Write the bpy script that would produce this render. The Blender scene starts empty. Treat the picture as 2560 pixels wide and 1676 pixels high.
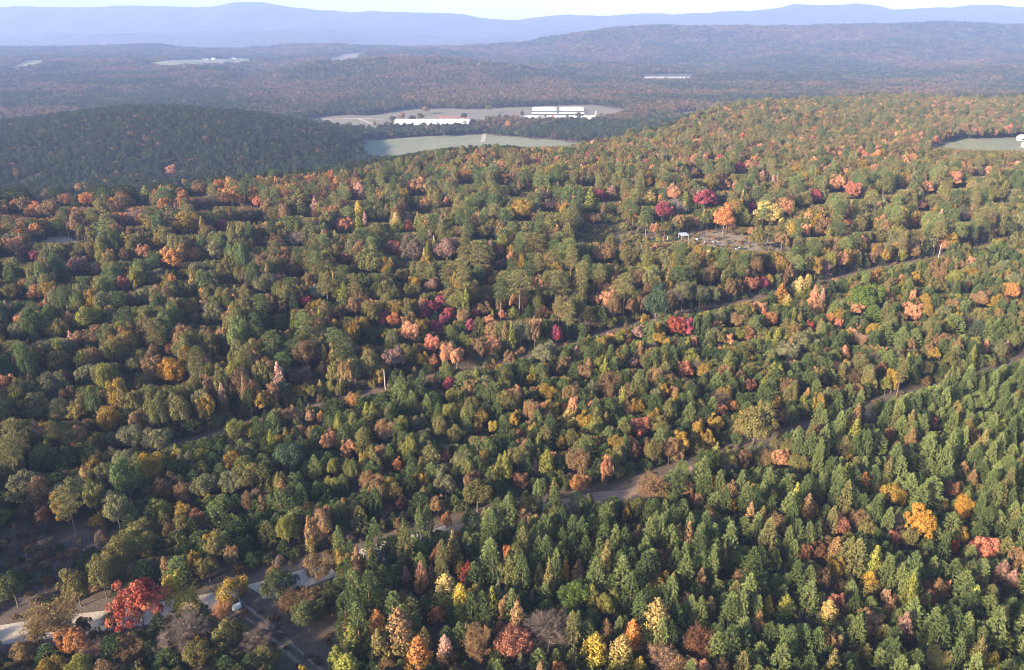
import bpy, math, random
import numpy as np

S = bpy.context.scene
COL = S.collection
# ------------------------------------------------------------------ camera, sky, sun, exposure
PITCH = math.radians(22.8)
FPX = 1828.0                     # focal length in pixels of the 2560 x 1676 photograph
CAMZ = 100.0
cam = bpy.data.objects.new('camera', bpy.data.cameras.new('camera'))
COL.objects.link(cam)
cam.location = (0, 0, CAMZ)
cam.rotation_euler = (math.pi / 2 - PITCH, 0, 0)
cam.data.sensor_width = 36.0
cam.data.lens = 36.0 * FPX / 2560.0
cam.data.clip_start = 1.0
cam.data.clip_end = 60000.0
S.camera = cam

SUN_EL = math.radians(20.0)
SUN_AZ = math.atan2(-0.80, -0.60)          # clockwise from +Y: behind the camera, on its left
W = bpy.data.worlds.new('World')
S.world = W
W.use_nodes = True
wn = W.node_tree
sky = wn.nodes.new('ShaderNodeTexSky')
sky.sky_type = 'NISHITA'
sky.sun_disc = False
sky.sun_elevation = SUN_EL
sky.sun_rotation = SUN_AZ
sky.altitude = 200
sky.air_density = 0.75
sky.dust_density = 1.1
sky.ozone_density = 1.6
wn.links.new(sky.outputs[0], wn.nodes['Background'].inputs[0])
wn.nodes['Background'].inputs[1].default_value = 0.122

sd = bpy.data.lights.new('sun', 'SUN')
sd.energy = 5.0
sd.angle = math.radians(5.0)
sd.color = (1.0, 0.785, 0.53)
sun = bpy.data.objects.new('sun', sd)
COL.objects.link(sun)
tx, ty, tz = math.sin(SUN_AZ) * math.cos(SUN_EL), math.cos(SUN_AZ) * math.cos(SUN_EL), math.sin(SUN_EL)
from mathutils import Vector
sun.rotation_euler = Vector((tx, ty, tz)).to_track_quat('Z', 'Y').to_euler()
sun.location = (-60, -40, 140)

S.view_settings.view_transform = 'Standard'
S.view_settings.look = 'None'
S.view_settings.exposure = 1.93
S.view_settings.gamma = 1.0
S.cycles.use_denoising = True
S.cycles.max_bounces = 4
S.cycles.diffuse_bounces = 2
S.cycles.glossy_bounces = 1
S.cycles.transmission_bounces = 2
S.cycles.volume_bounces = 1
S.cycles.transparent_max_bounces = 4
S.cycles.use_adaptive_sampling = True
S.cycles.adaptive_threshold = 0.015
S.render.use_persistent_data = False
S.render.filter_size = 1.1
S.cycles.filter_width = 1.1

rng = np.random.default_rng(11)
random.seed(4)
TANP, CP, SP = math.tan(PITCH), math.cos(PITCH), math.sin(PITCH)

# ------------------------------------------------------------------ small helpers
def smooth(t):
    t = np.clip(t, 0, 1)
    return t * t * (3 - 2 * t)

def vnoise(x, y, seed):
    x = np.asarray(x, float); y = np.asarray(y, float)
    ix, iy = np.floor(x), np.floor(y)
    fx, fy = smooth(x - ix), smooth(y - iy)
    def h(a, b):
        v = np.sin(a * 127.1 + b * 311.7 + seed * 74.7) * 43758.5453
        return v - np.floor(v)
    a = h(ix, iy); b = h(ix + 1, iy); c = h(ix, iy + 1); d = h(ix + 1, iy + 1)
    return (a + (b - a) * fx) * (1 - fy) + (c + (d - c) * fx) * fy

def fbm(x, y, seed, oct=4):
    v = 0; amp = .5
    for i in range(oct):
        v = v + amp * (vnoise(x, y, seed + i) * 2 - 1)
        x = x * 2.03 + 3.1; y = y * 2.03 + 1.7; amp *= .5
    return v

def pix_dep(py):
    return PITCH + np.arctan((np.asarray(py, float) - 838) / FPX)

def zray(py, Y):
    return CAMZ - Y * np.tan(pix_dep(py))

def project(x, Y, z):
    d = Y * CP + (CAMZ - z) * SP
    v = (CAMZ - z) * CP - Y * SP
    d = np.maximum(d, 1e-3)
    return 1280 + FPX * np.asarray(x) / d, 838 + FPX * v / d, d

def link(o):
    COL.objects.link(o)
    return o

# ------------------------------------------------------------------ terrain: rolling layers from the near plateau to the far mountains
PX = np.array([-700, 0, 200, 350, 500, 640, 800, 915, 1000, 1100, 1300, 1500, 1700, 1850, 2000, 2200, 2560, 3260], float)
UT = np.linspace(-1.3, 1.3, 521)
def lay(Y, z, px=PX, blur=9):
    u = (np.asarray(px) - 1280) / FPX * .945
    Y = np.interp(UT, u, np.broadcast_to(np.asarray(Y, float), len(u)))
    z = np.interp(UT, u, np.broadcast_to(np.asarray(z, float), len(u)))
    k = np.ones(blur) / blur
    sm = lambda a: np.convolve(np.pad(a, blur // 2, mode='edge'), k, 'valid')
    return sm(Y), sm(z)

MPX = np.array([-700, -300, 0, 43, 161, 371, 559, 613, 688, 753, 871, 1022, 1172, 1199, 1280, 1340, 1409, 1463, 1495, 1549, 1737, 1925, 1958,
                2001, 2087, 2140, 2194, 2329, 2425, 2517, 2560, 2900, 3260], float)
MPY = np.array([40, 34, 29, 19, 18, 16, 18, 7.5, 9, 20, 31, 32, 36, 46, 49, 44, 37, 38, 44, 39, 35, 20, 9,
                14.5, 9, 12, 21.5, 21.5, 14.5, 20, 27, 24, 30], float)
YM = 9500.0
LAYERS = [
    lay(-400, 0),
    lay(150, 0),
    lay([360, 392, 402, 418, 440, 462, 478, 495, 530, 565, 590, 640, 760, 920, 1020, 1090, 1120, 1150], 0),
    lay([680, 690, 690, 690, 700, 720, 770, 840, 880, 900, 900, 940, 1020, 1200, 1300, 1400, 1450, 1450],
        [-50, -50, -52, -54, -55, -56, -58, -60, -60, -60, -60, -60, -60, -58, -55, -50, -45, -45]),
    lay([980, 1000, 1020, 1030, 1030, 1030, 1030, 1050, 1080, 1090, 1100, 1150, 1200, 1300, 1400, 1500, 1550, 1550],
        [-40, -31, -16, -10, -13, -22, -39, -60, -60, -60, -60, -60, -60, -58, -55, -48, -42, -40]),
    lay([1380] * 7 + [1330, 1310, 1310] + [1310, 1320, 1350, 1420, 1520, 1600, 1640, 1640],
        [-62] * 7 + [-60] * 7 + [-57, -52, -46, -45]),
    lay(1720, [-52, -53, -54, -56, -58, -59, -60, -60, -60, -60, -60, -59, -58, -57, -56, -54, -50, -48]),
    lay(2800, [-40, -37, -32, -30, -36, -54, -30, -16, -14, -17, -45, -52, -52, -52, -50, -48, -42, -40]),
    lay(3400, [-44, -42, -42, -42, -42, -42, -40, -38, -36, -36, -42, -48, -48, -48, -46, -44, -38, -35]),
    lay(4000, [-32, -30, -30, -30, -30, -30, -30, -30, -30, -28, -24, 0, 4, 6, 8, 12, 24, 30]),
    lay(4550, [-14, -12, -16, -20, -22, -20, -20, -18, -18, -16, 0, 86, 95, 97, 96, 98, 105, 105]),
    lay(5400, [-60, -60, -60, -60, -60, -60, -60, -60, -60, -60, -40, 40, 80, 82, 82, 85, 90, 90]),
    lay(6800, [8, 8, 18, 24, 28, 38, 40, 12, 0, 0, 8, 20, 30, 30, 30, 30, 30, 30]),
    lay(7700, [40, 30, 30, 40, 60, 70, 60, 40, 25, 25, 30, 40, 45, 50, 50, 50, 50, 50]),
    lay(YM, zray(MPY, YM), MPX, 3),
    lay(10800, 120),
]
LY = np.array([l[0] for l in LAYERS]); LZ = np.array([l[1] for l in LAYERS])

def height(x, Y):
    x = np.asarray(x, float); Y = np.asarray(Y, float)
    x, Y = np.broadcast_arrays(x, Y)
    u = np.clip(x / np.maximum(Y, 60), -1.29, 1.29)
    f = (u + 1.3) / 2.6 * 520
    i = np.clip(f.astype(int), 0, 519); f = f - i
    z = np.zeros(x.shape)
    done = np.zeros(x.shape, bool)
    y0 = LY[0][i] * (1 - f) + LY[0][i + 1] * f; z0 = LZ[0][i] * (1 - f) + LZ[0][i + 1] * f
    for k in range(1, len(LAYERS)):
        y1 = LY[k][i] * (1 - f) + LY[k][i + 1] * f; z1 = LZ[k][i] * (1 - f) + LZ[k][i + 1] * f
        m = (~done) & (Y <= y1)
        t = smooth((Y - y0) / np.maximum(y1 - y0, 1))
        z = np.where(m, z0 + (z1 - z0) * t, z)
        done |= m
        y0, z0 = y1, z1
    z = np.where(done, z, 120)
    # relief: gentle near, stronger on the hills, ravines on the mountains
    valley = smooth((z + 57) / 8.0)
    z = z + fbm(x / 90, Y / 90, 3, 3) * 2.2 * smooth((Y - 120) / 200) * valley
    z = z + fbm(x / 230, Y / 230, 5, 3) * 9 * smooth((Y - 560) / 260) * smooth((1700 - Y) / 300) * valley
    z = z + fbm(x / 420, Y / 420, 9, 4) * 34 * smooth((Y - 1600) / 800) * valley
    z = z + fbm(x / 1100, Y / 1500, 17, 5) * 90 * smooth((Y - 5600) / 1500) * smooth((YM - Y) / 1200)
    return z

def at(px, py, zoff=0.0, it=8):
    """A point of the ground that the photograph shows at this pixel."""
    px = np.asarray(px, float); py = np.asarray(py, float)
    t = np.tan(pix_dep(py))
    Y = (CAMZ) / t
    for _ in range(it):
        z = zoff
        x = (px - 1280) / FPX * (Y * CP + (CAMZ - z) * SP)
        z = height(x, Y) + zoff
        Y = .4 * Y + .6 * (CAMZ - z) / t
    x = (px - 1280) / FPX * (Y * CP + (CAMZ - z) * SP)
    return x, Y

# ------------------------------------------------------------------ materials
def new_mat(name):
    m = bpy.data.materials.new(name); m.use_nodes = True
    nt = m.node_tree
    for n in list(nt.nodes):
        if n.type != 'OUTPUT_MATERIAL': nt.nodes.remove(n)
    return m, nt, nt.nodes['Material Output']

def N(nt, t, **kw):
    n = nt.nodes.new(t)
    for k, v in kw.items(): setattr(n, k, v)
    return n

def mixc(nt, a, b, fac, blend='MIX'):
    n = N(nt, 'ShaderNodeMix', data_type='RGBA', blend_type=blend)
    for sock, v in ((n.inputs[0], fac), (n.inputs[6], a), (n.inputs[7], b)):
        if isinstance(v, bpy.types.NodeSocket): nt.links.new(v, sock)
        elif isinstance(v, (int, float)): sock.default_value = v
        else: sock.default_value = (*v, 1)
    return n.outputs[2]

def mrange(nt, v, a, b, c, d):
    n = N(nt, 'ShaderNodeMapRange'); n.inputs[1].default_value = a; n.inputs[2].default_value = b
    n.inputs[3].default_value = c; n.inputs[4].default_value = d
    nt.links.new(v, n.inputs[0]); return n.outputs[0]

def noise(nt, scale, detail=3, rough=.55, coord='Object', vec=None):
    t = N(nt, 'ShaderNodeTexNoise'); t.inputs['Scale'].default_value = scale
    t.inputs['Detail'].default_value = detail; t.inputs['Roughness'].default_value = rough
    if vec is None:
        c = N(nt, 'ShaderNodeTexCoord'); vec = c.outputs[coord]
    nt.links.new(vec, t.inputs['Vector'])
    return t.outputs[0]

def plain(name, col, rough=.8, var=.25, scale=2.0, col2=None, metallic=0.0, bump=0.0):
    m, nt, out = new_mat(name)
    p = N(nt, 'ShaderNodeBsdfPrincipled')
    n = noise(nt, scale, 5)
    c2 = col2 if col2 else tuple(c * (1 - var) for c in col)
    nt.links.new(mixc(nt, col, c2, mrange(nt, n, .35, .65, 0, 1)), p.inputs['Base Color'])
    p.inputs['Roughness'].default_value = rough; p.inputs['Metallic'].default_value = metallic
    if bump:
        b = N(nt, 'ShaderNodeBump'); b.inputs['Strength'].default_value = bump
        nt.links.new(noise(nt, scale * 6, 4), b.inputs['Height']); nt.links.new(b.outputs[0], p.inputs['Normal'])
    nt.links.new(p.outputs[0], out.inputs[0])
    return m

def foliage_mat(name, trans=.30):
    """Leaves: the tree's own two leaf colours, mixed by branch, varied leaf by leaf."""
    m, nt, out = new_mat(name)
    a = N(nt, 'ShaderNodeAttribute', attribute_type='INSTANCER', attribute_name='tint')
    b = N(nt, 'ShaderNodeAttribute', attribute_type='INSTANCER', attribute_name='tint2')
    mx = N(nt, 'ShaderNodeAttribute', attribute_type='GEOMETRY', attribute_name='mixv')
    r = N(nt, 'ShaderNodeAttribute', attribute_type='GEOMETRY', attribute_name='rnd')
    c = mixc(nt, a.outputs['Color'], b.outputs['Color'], mx.outputs['Fac'])
    hs = N(nt, 'ShaderNodeHueSaturation')
    nt.links.new(c, hs.inputs['Color'])
    nt.links.new(mrange(nt, r.outputs['Fac'], 0, 1, .50, 1.55), hs.inputs['Value'])
    nt.links.new(mrange(nt, r.outputs['Fac'], 0, 1, .485, .515), hs.inputs['Hue'])
    d = N(nt, 'ShaderNodeBsdfDiffuse'); t = N(nt, 'ShaderNodeBsdfTranslucent')
    nt.links.new(hs.outputs[0], d.inputs[0]); nt.links.new(hs.outputs[0], t.inputs[0])
    s = N(nt, 'ShaderNodeMixShader'); s.inputs[0].default_value = trans
    nt.links.new(d.outputs[0], s.inputs[1]); nt.links.new(t.outputs[0], s.inputs[2])
    nt.links.new(s.outputs[0], out.inputs[0])
    return m

M_LEAF = foliage_mat('leaves')
M_NEEDLE = foliage_mat('needles', .12)
M_BARK = plain('bark', (.20, .16, .125), .9, .4, 1.5)
M_PINEBARK = plain('pine_bark', (.27, .19, .14), .9, .4, 1.2)
M_PALEBARK = plain('pale_bark', (.42, .38, .33), .9, .3, 1.5)

def ground_mat(name, a, b, c, s1, s2):
    m, nt, out = new_mat(name)
    p = N(nt, 'ShaderNodeBsdfPrincipled'); p.inputs['Roughness'].default_value = .95
    geo = N(nt, 'ShaderNodeNewGeometry')
    n1 = noise(nt, s1, 5, .6, vec=geo.outputs['Position']); n2 = noise(nt, s2, 6, .65, vec=geo.outputs['Position'])
    c1 = mixc(nt, a, b, mrange(nt, n1, .4, .62, 0, 1))
    nt.links.new(mixc(nt, c1, c, mrange(nt, n2, .45, .7, 0, 1)), p.inputs['Base Color'])
    bm = N(nt, 'ShaderNodeBump'); bm.inputs['Strength'].default_value = .5; bm.inputs['Distance'].default_value = .3
    nt.links.new(n2, bm.inputs['Height']); nt.links.new(bm.outputs[0], p.inputs['Normal'])
    nt.links.new(p.outputs[0], out.inputs[0])
    return m

M_GROUND = ground_mat('forest_floor', (.065, .048, .038), (.09, .062, .046), (.045, .044, .026), .06, .9)
M_HILLS = ground_mat('wooded_hill', (.07, .065, .04), (.075, .07, .045), (.045, .055, .03), .006, .04)
M_MTN = ground_mat('wooded_mountain', (.055, .06, .04), (.07, .062, .045), (.035, .045, .03), .0035, .02)

# ------------------------------------------------------------------ mesh builders
def mesh_from(name, V, F, mats, matidx=None, attrs=None, smooth_=False):
    V = np.asarray(V, np.float32); F = np.asarray(F, np.int32)
    me = bpy.data.meshes.new(name)
    me.vertices.add(len(V)); me.vertices.foreach_set('co', V.ravel())
    k = F.shape[1]
    me.loops.add(F.size); me.loops.foreach_set('vertex_index', F.ravel())
    me.polygons.add(len(F))
    me.polygons.foreach_set('loop_start', np.arange(len(F), dtype=np.int32) * k)
    for m in mats: me.materials.append(m)
    if matidx is not None: me.polygons.foreach_set('material_index', np.asarray(matidx, np.int32))
    if smooth_: me.polygons.foreach_set('use_smooth', np.ones(len(F), bool))
    for n, v in (attrs or {}).items():
        a = me.attributes.new(n, 'FLOAT', 'POINT'); a.data.foreach_set('value', np.asarray(v, np.float32))
    me.update(calc_edges=True)
    return me

def grid_mesh(name, X, Y, Z, mat):
    r, c = X.shape
    V = np.stack([X, Y, Z], -1).reshape(-1, 3)
    i = np.arange(r * c).reshape(r, c)
    F = np.stack([i[:-1, :-1], i[:-1, 1:], i[1:, 1:], i[1:, :-1]], -1).reshape(-1, 4)
    return mesh_from(name, V, F, [mat], smooth_=True)

def structure(name, me):
    o = link(bpy.data.objects.new(name, me)); o['kind'] = 'structure'
    return o

U = np.linspace(-1.22, 1.22, 420)
def sheet(name, ys, mat, u=U):
    Y, UU = np.meshgrid(ys, u, indexing='ij')
    X = UU * np.maximum(Y, 180)
    return structure(name, grid_mesh(name, X, Y, height(X, Y), mat))

y_near = np.concatenate([np.arange(-240, 40, 12), np.arange(40, 420, 4), np.arange(420, 1000, 8), np.arange(1000, 2001, 14), [2004]])
sheet('ground', y_near, M_GROUND)
sheet('hills', np.concatenate([[2004], np.arange(2030, 5601, 26), [5610]]), M_HILLS)
sheet('mountains', np.concatenate([[5610], np.arange(5660, 9960, 45)]), M_MTN, np.linspace(-1.22, 1.22, 620))

# haze: one closed box of even air round the camera and everything built
HAZE = 1.3e-4
hz0, hz1 = -75.0, 520.0
hb = [(-13400, -420), (13400, -420), (13400, 10000), (-13400, 10000)]
hv = [(x, y, z) for z in (hz0, hz1) for x, y in hb]
hm, hnt, hout = new_mat('hazy_air')
pv = N(hnt, 'ShaderNodeVolumePrincipled')
pv.inputs['Color'].default_value = (.33, .465, .86, 1)
pv.inputs['Density'].default_value = HAZE
pv.inputs['Anisotropy'].default_value = 0.0
hnt.links.new(pv.outputs[0], hout.inputs['Volume'])
hme = bpy.data.meshes.new('haze')
hme.from_pydata(hv, [], [(3, 2, 1, 0), (4, 5, 6, 7), (0, 1, 5, 4), (1, 2, 6, 5), (2, 3, 7, 6), (3, 0, 4, 7)])
hme.materials.append(hm)
haze = link(bpy.data.objects.new('haze', hme)); haze['kind'] = 'stuff'

# ------------------------------------------------------------------ roads, tracks, fields, clearings
def interp_line(px, py, step=2.5):
    x, y = at(np.array(px, float), np.array(py, float))
    P = np.stack([x, y], -1)
    s = np.concatenate([[0], np.cumsum(np.hypot(*np.diff(P, axis=0).T))])
    t = np.arange(0, s[-1], step)
    Q = np.stack([np.interp(t, s, P[:, 0]), np.interp(t, s, P[:, 1])], -1)
    k = np.ones(13) / 13
    return np.stack([np.convolve(np.pad(Q[:, j], 6, mode='reflect', reflect_type='odd'), k, 'valid') for j in (0, 1)], -1)

def ribbon(name, line, half, mat, lift, ncross=5, wob=.35, side=0.0, seed=1):
    T = np.gradient(line, axis=0); T /= np.linalg.norm(T, axis=1, keepdims=True) + 1e-9
    Nn = np.stack([-T[:, 1], T[:, 0]], -1)
    c = np.linspace(-1, 1, ncross)
    L = half * (1 + wob * (vnoise(np.arange(len(line)) * .35, 0, seed) - .5))
    R = half * (1 + wob * (vnoise(np.arange(len(line)) * .35, 9, seed + 5) - .5))
    off = np.where(c[None, :] < 0, L[:, None] * c, R[:, None] * c) + side
    X = line[:, None, 0] + Nn[:, None, 0] * off; Y = line[:, None, 1] + Nn[:, None, 1] * off
    me = grid_mesh(name, X[:, ::-1], Y[:, ::-1], height(X, Y)[:, ::-1] + lift, mat)
    return structure(name, me)

M_GRAVEL = ground_mat('pale_gravel', (.34, .30, .255), (.39, .345, .30), (.25, .215, .18), .25, 2.5)
M_VERGE = ground_mat('dry_verge', (.085, .062, .052), (.115, .088, .068), (.06, .056, .036), .15, 1.4)
M_DIRT = ground_mat('reddish_dirt', (.12, .08, .065), (.10, .068, .055), (.07, .055, .04), .2, 1.6)
M_TANDIRT = ground_mat('tan_dirt', (.30, .20, .15), (.25, .165, .125), (.14, .10, .075), .25, 1.8)
M_RUT = ground_mat('worn_rut', (.25, .20, .165), (.19, .15, .125), (.11, .085, .07), .4, 2.0)

A_PX = [-350, 0, 250, 440, 620, 700, 760, 850, 950, 1120, 1300, 1420, 1520, 1580, 1640, 1740, 1850, 1990, 2100, 2200, 2300, 2450, 2560, 2800, 3100]
A_PY = [1650, 1580, 1552, 1525, 1490, 1464, 1440, 1412, 1378, 1330, 1285, 1262, 1248, 1236, 1214, 1180, 1152, 1096, 1062, 1030, 1000, 958, 922, 850, 770]
B_PX = [400, 440, 560, 680, 840, 960, 1080, 1190, 1250, 1316, 1403, 1511, 1570, 1620, 1736, 1902, 1980, 2061, 2152, 2278, 2343, 2430, 2560, 2800, 3100]
B_PY = [1132, 1118, 1092, 1052, 1012, 984, 950, 926, 920, 902, 873, 846, 824, 802, 792, 752, 730, 711, 686, 662, 651, 628, 600, 560, 520]
LA = interp_line(A_PX, A_PY); LB = interp_line(B_PX, B_PY)
ribbon('road_verge', LA, 6.0, M_VERGE, .05, 7, .4, 0, 2)
_k = int(np.argmin(np.abs(project(LA[:, 0], LA[:, 1], 0.0)[0] - 1120)))
ribbon('gravel_road', LA[:_k + 1], 2.7, M_GRAVEL, .10, 7, .22, -.4, 3)
ribbon('dirt_road', LA[_k:], 2.5, M_TANDIRT, .10, 7, .8, -.4, 4)
ribbon('power_line_clearing', LB, 4.5, M_VERGE, .05, 7, .4, 0, 5)
ribbon('dirt_track', LB, 1.3, M_DIRT, .10, 5, .5, 2.5, 6)
T_PX = [575, 640, 690, 735, 775, 812]; T_PY = [1500, 1548, 1592, 1632, 1668, 1705]
LT = interp_line(T_PX, T_PY, 1.2)
ribbon('track_verge', LT, 3.6, M_VERGE, .12, 7, .5, 0, 8)
ribbon('wheel_rut', LT, .26, M_RUT, .17, 3, 1.5, -.85, 10)
ribbon('wheel_rut', LT, .26, M_RUT, .17, 3, 1.5, .85, 12)

def poly_in(px, py, poly):
    px = np.asarray(px); py = np.asarray(py)
    ins = np.zeros(px.shape, bool)
    n = len(poly)
    for i in range(n):
        x0, y0 = poly[i]; x1, y1 = poly[(i + 1) % n]
        c = ((y0 > py) != (y1 > py)) & (px < (x1 - x0) * (py - y0) / ((y1 - y0) if y1 != y0 else 1e-9) + x0)
        ins ^= c
    return ins

def world_poly(poly):
    """Photo outline of a patch of ground -> outline in metres on the ground, densified."""
    P = []
    for i in range(len(poly)):
        a, b = poly[i], poly[(i + 1) % len(poly)]
        for t in np.linspace(0, 1, 12, endpoint=False): P.append((a[0] + (b[0] - a[0]) * t, a[1] + (b[1] - a[1]) * t))
    P = np.array(P)
    x, y = at(P[:, 0], P[:, 1])
    return np.stack([x, y], -1)

def patch(name, poly, mat, lift, step):
    WP = world_poly(poly)
    x0, y0 = WP.min(0); x1, y1 = WP.max(0)
    xs = np.arange(x0, x1 + step, step); ys = np.arange(y0, y1 + step, step)
    X, Y = np.meshgrid(xs, ys)
    i = np.arange(X.size).reshape(X.shape)
    F = np.stack([i[:-1, :-1], i[:-1, 1:], i[1:, 1:], i[1:, :-1]], -1).reshape(-1, 4)
    cx = X.ravel()[F].mean(1); cy = Y.ravel()[F].mean(1)
    jit = step * 1.2
    ins = poly_in(cx + (vnoise(cx / step / 3, cy / step / 3, 4) - .5) * jit * 3, cy + (vnoise(cx / step / 3, cy / step / 3, 7) - .5) * jit * 3, [tuple(p) for p in WP])
    F = F[ins]
    used, inv = np.unique(F, return_inverse=True)
    V = np.stack([X.ravel(), Y.ravel(), height(X, Y).ravel() + lift], -1)[used]
    structure(name, mesh_from(name, V, inv.reshape(-1, 4), [mat], smooth_=True))
    return WP

M_PASTURE = ground_mat('pasture', (.15, .165, .09), (.18, .18, .105), (.115, .13, .07), .012, .08)
M_DRYGRASS = ground_mat('dry_grass', (.17, .14, .095), (.14, .12, .08), (.12, .12, .065), .012, .07)
M_SCRUB = ground_mat('scrubby_ground', (.07, .052, .048), (.10, .078, .068), (.048, .042, .032), .12, 1.1)
M_JUNK = ground_mat('rough_grass', (.20, .165, .125), (.23, .19, .15), (.13, .12, .075), .15, .9)
M_PALE = ground_mat('bare_ground', (.36, .33, .30), (.28, .25, .22), (.2, .17, .14), .1, .8)
FIELD = [(905, 352), (1060, 342), (1210, 336), (1310, 345), (1450, 357), (1560, 352), (1560, 372), (1430, 385), (1200, 402), (905, 402)]
YARD = [(750, 304), (800, 293), (860, 288), (905, 291), (960, 284), (1010, 275), (1090, 272), (1180, 274), (1260, 270), (1330, 268), (1400, 265), (1470, 263), (1540, 270), (1570, 280), (1545, 296), (1500, 303), (1470, 312), (1440, 307), (1300, 309), (1230, 307), (1190, 322), (1090, 325), (980, 326), (930, 330), (850, 327), (800, 318)]
PAST = [(2335, 364), (2400, 349), (2480, 346), (2640, 340), (2700, 388), (2480, 396), (2420, 392), (2345, 378)]
BARE = [(-60, 1325), (100, 1305), (230, 1318), (330, 1372), (310, 1450), (200, 1520), (-60, 1545)]
JUNK = [(1680, 604), (1705, 582), (1780, 576), (1860, 592), (1940, 612), (1965, 638), (1920, 652), (1810, 640), (1710, 628)]
BUSHY = [(1440, 606), (1480, 566), (1560, 586), (1650, 596), (1690, 600), (1600, 622), (1500, 630)]
SPOT = [(95, 602), (125, 594), (175, 596), (195, 604), (170, 614), (120, 612)]
GAP = [(590, 585), (640, 560), (700, 565), (690, 590), (620, 600)]
TRKC = [(545, 1492), (610, 1480), (660, 1478), (740, 1550), (850, 1590), (880, 1700), (720, 1700), (630, 1585)]
FF1 = [(5, 182), (60, 154), (120, 152), (115, 167), (60, 177)]
FF2 = [(318, 170), (420, 152), (520, 149), (645, 147), (625, 162), (480, 171), (350, 173)]
FARSHED = [(1595, 205), (1740, 205), (1740, 186), (1595, 186)]
FF3 = [(785, 161), (850, 137), (908, 133), (905, 154), (830, 165)]
FF4 = [(1688, 297), (1700, 281), (1795, 281), (1806, 294)]
patch('field', FIELD, M_PASTURE, .15, 6)
patch('farmyard', YARD, M_DRYGRASS, .10, 8)
patch('pasture', PAST, M_PASTURE, .12, 3)
patch('scrub_ground', BARE, M_SCRUB, .06, 1.5)
patch('scrub_ground', JUNK, M_JUNK, .07, 2)
patch('grassy_ground', BUSHY, M_DRYGRASS, .07, 2)
patch('bare_ground', SPOT, M_PALE, .08, 1.5)
patch('scrub_ground', GAP, M_SCRUB, .08, 2)
patch('scrub_ground', TRKC, M_VERGE, .06, 1)
for f, m_ in ((FF1, M_PASTURE), (FF2, M_PASTURE), (FF3, M_DRYGRASS), (FF4, M_PASTURE)):
    patch('field', f, m_, 1.0, 25)

def farm_lane(px, py, half, lift, mat=M_GRAVEL, seed=1):
    ln = interp_line(px, py, 6)
    ribbon('farm_lane', ln, half, mat, lift, 3, .2, 0, seed)
farm_lane([750, 800, 850, 905, 960], [303, 300, 297, 296, 300], 3, .22, seed=3)
farm_lane([895, 915, 935, 975, 1000], [297, 304, 312, 318, 326], 3, .24, seed=4)
farm_lane([1205, 1212, 1207, 1220], [356, 345, 336, 328], 3.5, .28, seed=5)
farm_lane([1180, 1205, 1230, 1300], [312, 306, 300, 297], 4, .26, seed=6)

# ------------------------------------------------------------------ tree prototypes
def rand_unit(n):
    n = int(n)
    v = rng.normal(size=(n, 3)); return v / (np.linalg.norm(v, axis=1, keepdims=True) + 1e-9)

def leaf_quads(C, Nn, size, aspect=.62):
    """Diamond leaf sprays at C facing N."""
    n = len(C)
    Nn = Nn / (np.linalg.norm(Nn, axis=1, keepdims=True) + 1e-9)
    r = rand_unit(n)
    T = np.cross(Nn, r); T /= (np.linalg.norm(T, axis=1, keepdims=True) + 1e-9)
    B = np.cross(Nn, T)
    s = (size * rng.uniform(.65, 1.25, n))[:, None]
    V = np.stack([C + T * s, C + B * s * aspect, C - T * s, C - B * s * aspect], 1).reshape(-1, 3)
    F = np.arange(4 * n).reshape(n, 4)
    return V, F

def needle_quads(C, D, length, width):
    """Thin needle sprays starting at C along D."""
    n = len(C)
    D = D / (np.linalg.norm(D, axis=1, keepdims=True) + 1e-9)
    Sd = np.cross(D, rand_unit(n)); Sd /= (np.linalg.norm(Sd, axis=1, keepdims=True) + 1e-9)
    L = (length * rng.uniform(.6, 1.2, n))[:, None]
    V = np.stack([C, C + D * L * .55 + Sd * width, C + D * L, C + D * L * .55 - Sd * width], 1).reshape(-1, 3)
    return V, np.arange(4 * n).reshape(n, 4)

def tube(pts, rad, sides=6):
    pts = np.asarray(pts, float); n = len(pts)
    T = np.gradient(pts, axis=0); T /= np.linalg.norm(T, axis=1, keepdims=True) + 1e-9
    ref = np.where(np.abs(T[:, 2:3]) > .9, np.array([[1., 0, 0]]), np.array([[0, 0, 1.]]))
    A = np.cross(T, ref); A /= np.linalg.norm(A, axis=1, keepdims=True) + 1e-9
    B = np.cross(T, A)
    a = np.arange(sides) / sides * 2 * np.pi
    V = pts[:, None] + (A[:, None] * np.cos(a)[None, :, None] + B[:, None] * np.sin(a)[None, :, None]) * np.asarray(rad)[:, None, None]
    V = V.reshape(-1, 3)
    i = np.arange(n * sides).reshape(n, sides)
    F = np.stack([i[:-1], np.roll(i[:-1], -1, 1), np.roll(i[1:], -1, 1), i[1:]], -1).reshape(-1, 4)
    return V, F

class Geo:
    def __init__(s): s.V = []; s.F = []; s.rnd = []; s.mix = []; s.n = 0
    def add(s, V, F, rnd=.5, mix=0.):
        s.V.append(V); s.F.append(F + s.n); s.n += len(V)
        s.rnd.append(np.broadcast_to(np.asarray(rnd, float), (len(V),))); s.mix.append(np.broadcast_to(np.asarray(mix, float), (len(V),)))
    def arrays(s):
        return np.concatenate(s.V), np.concatenate(s.F), np.concatenate(s.rnd), np.concatenate(s.mix)

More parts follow.
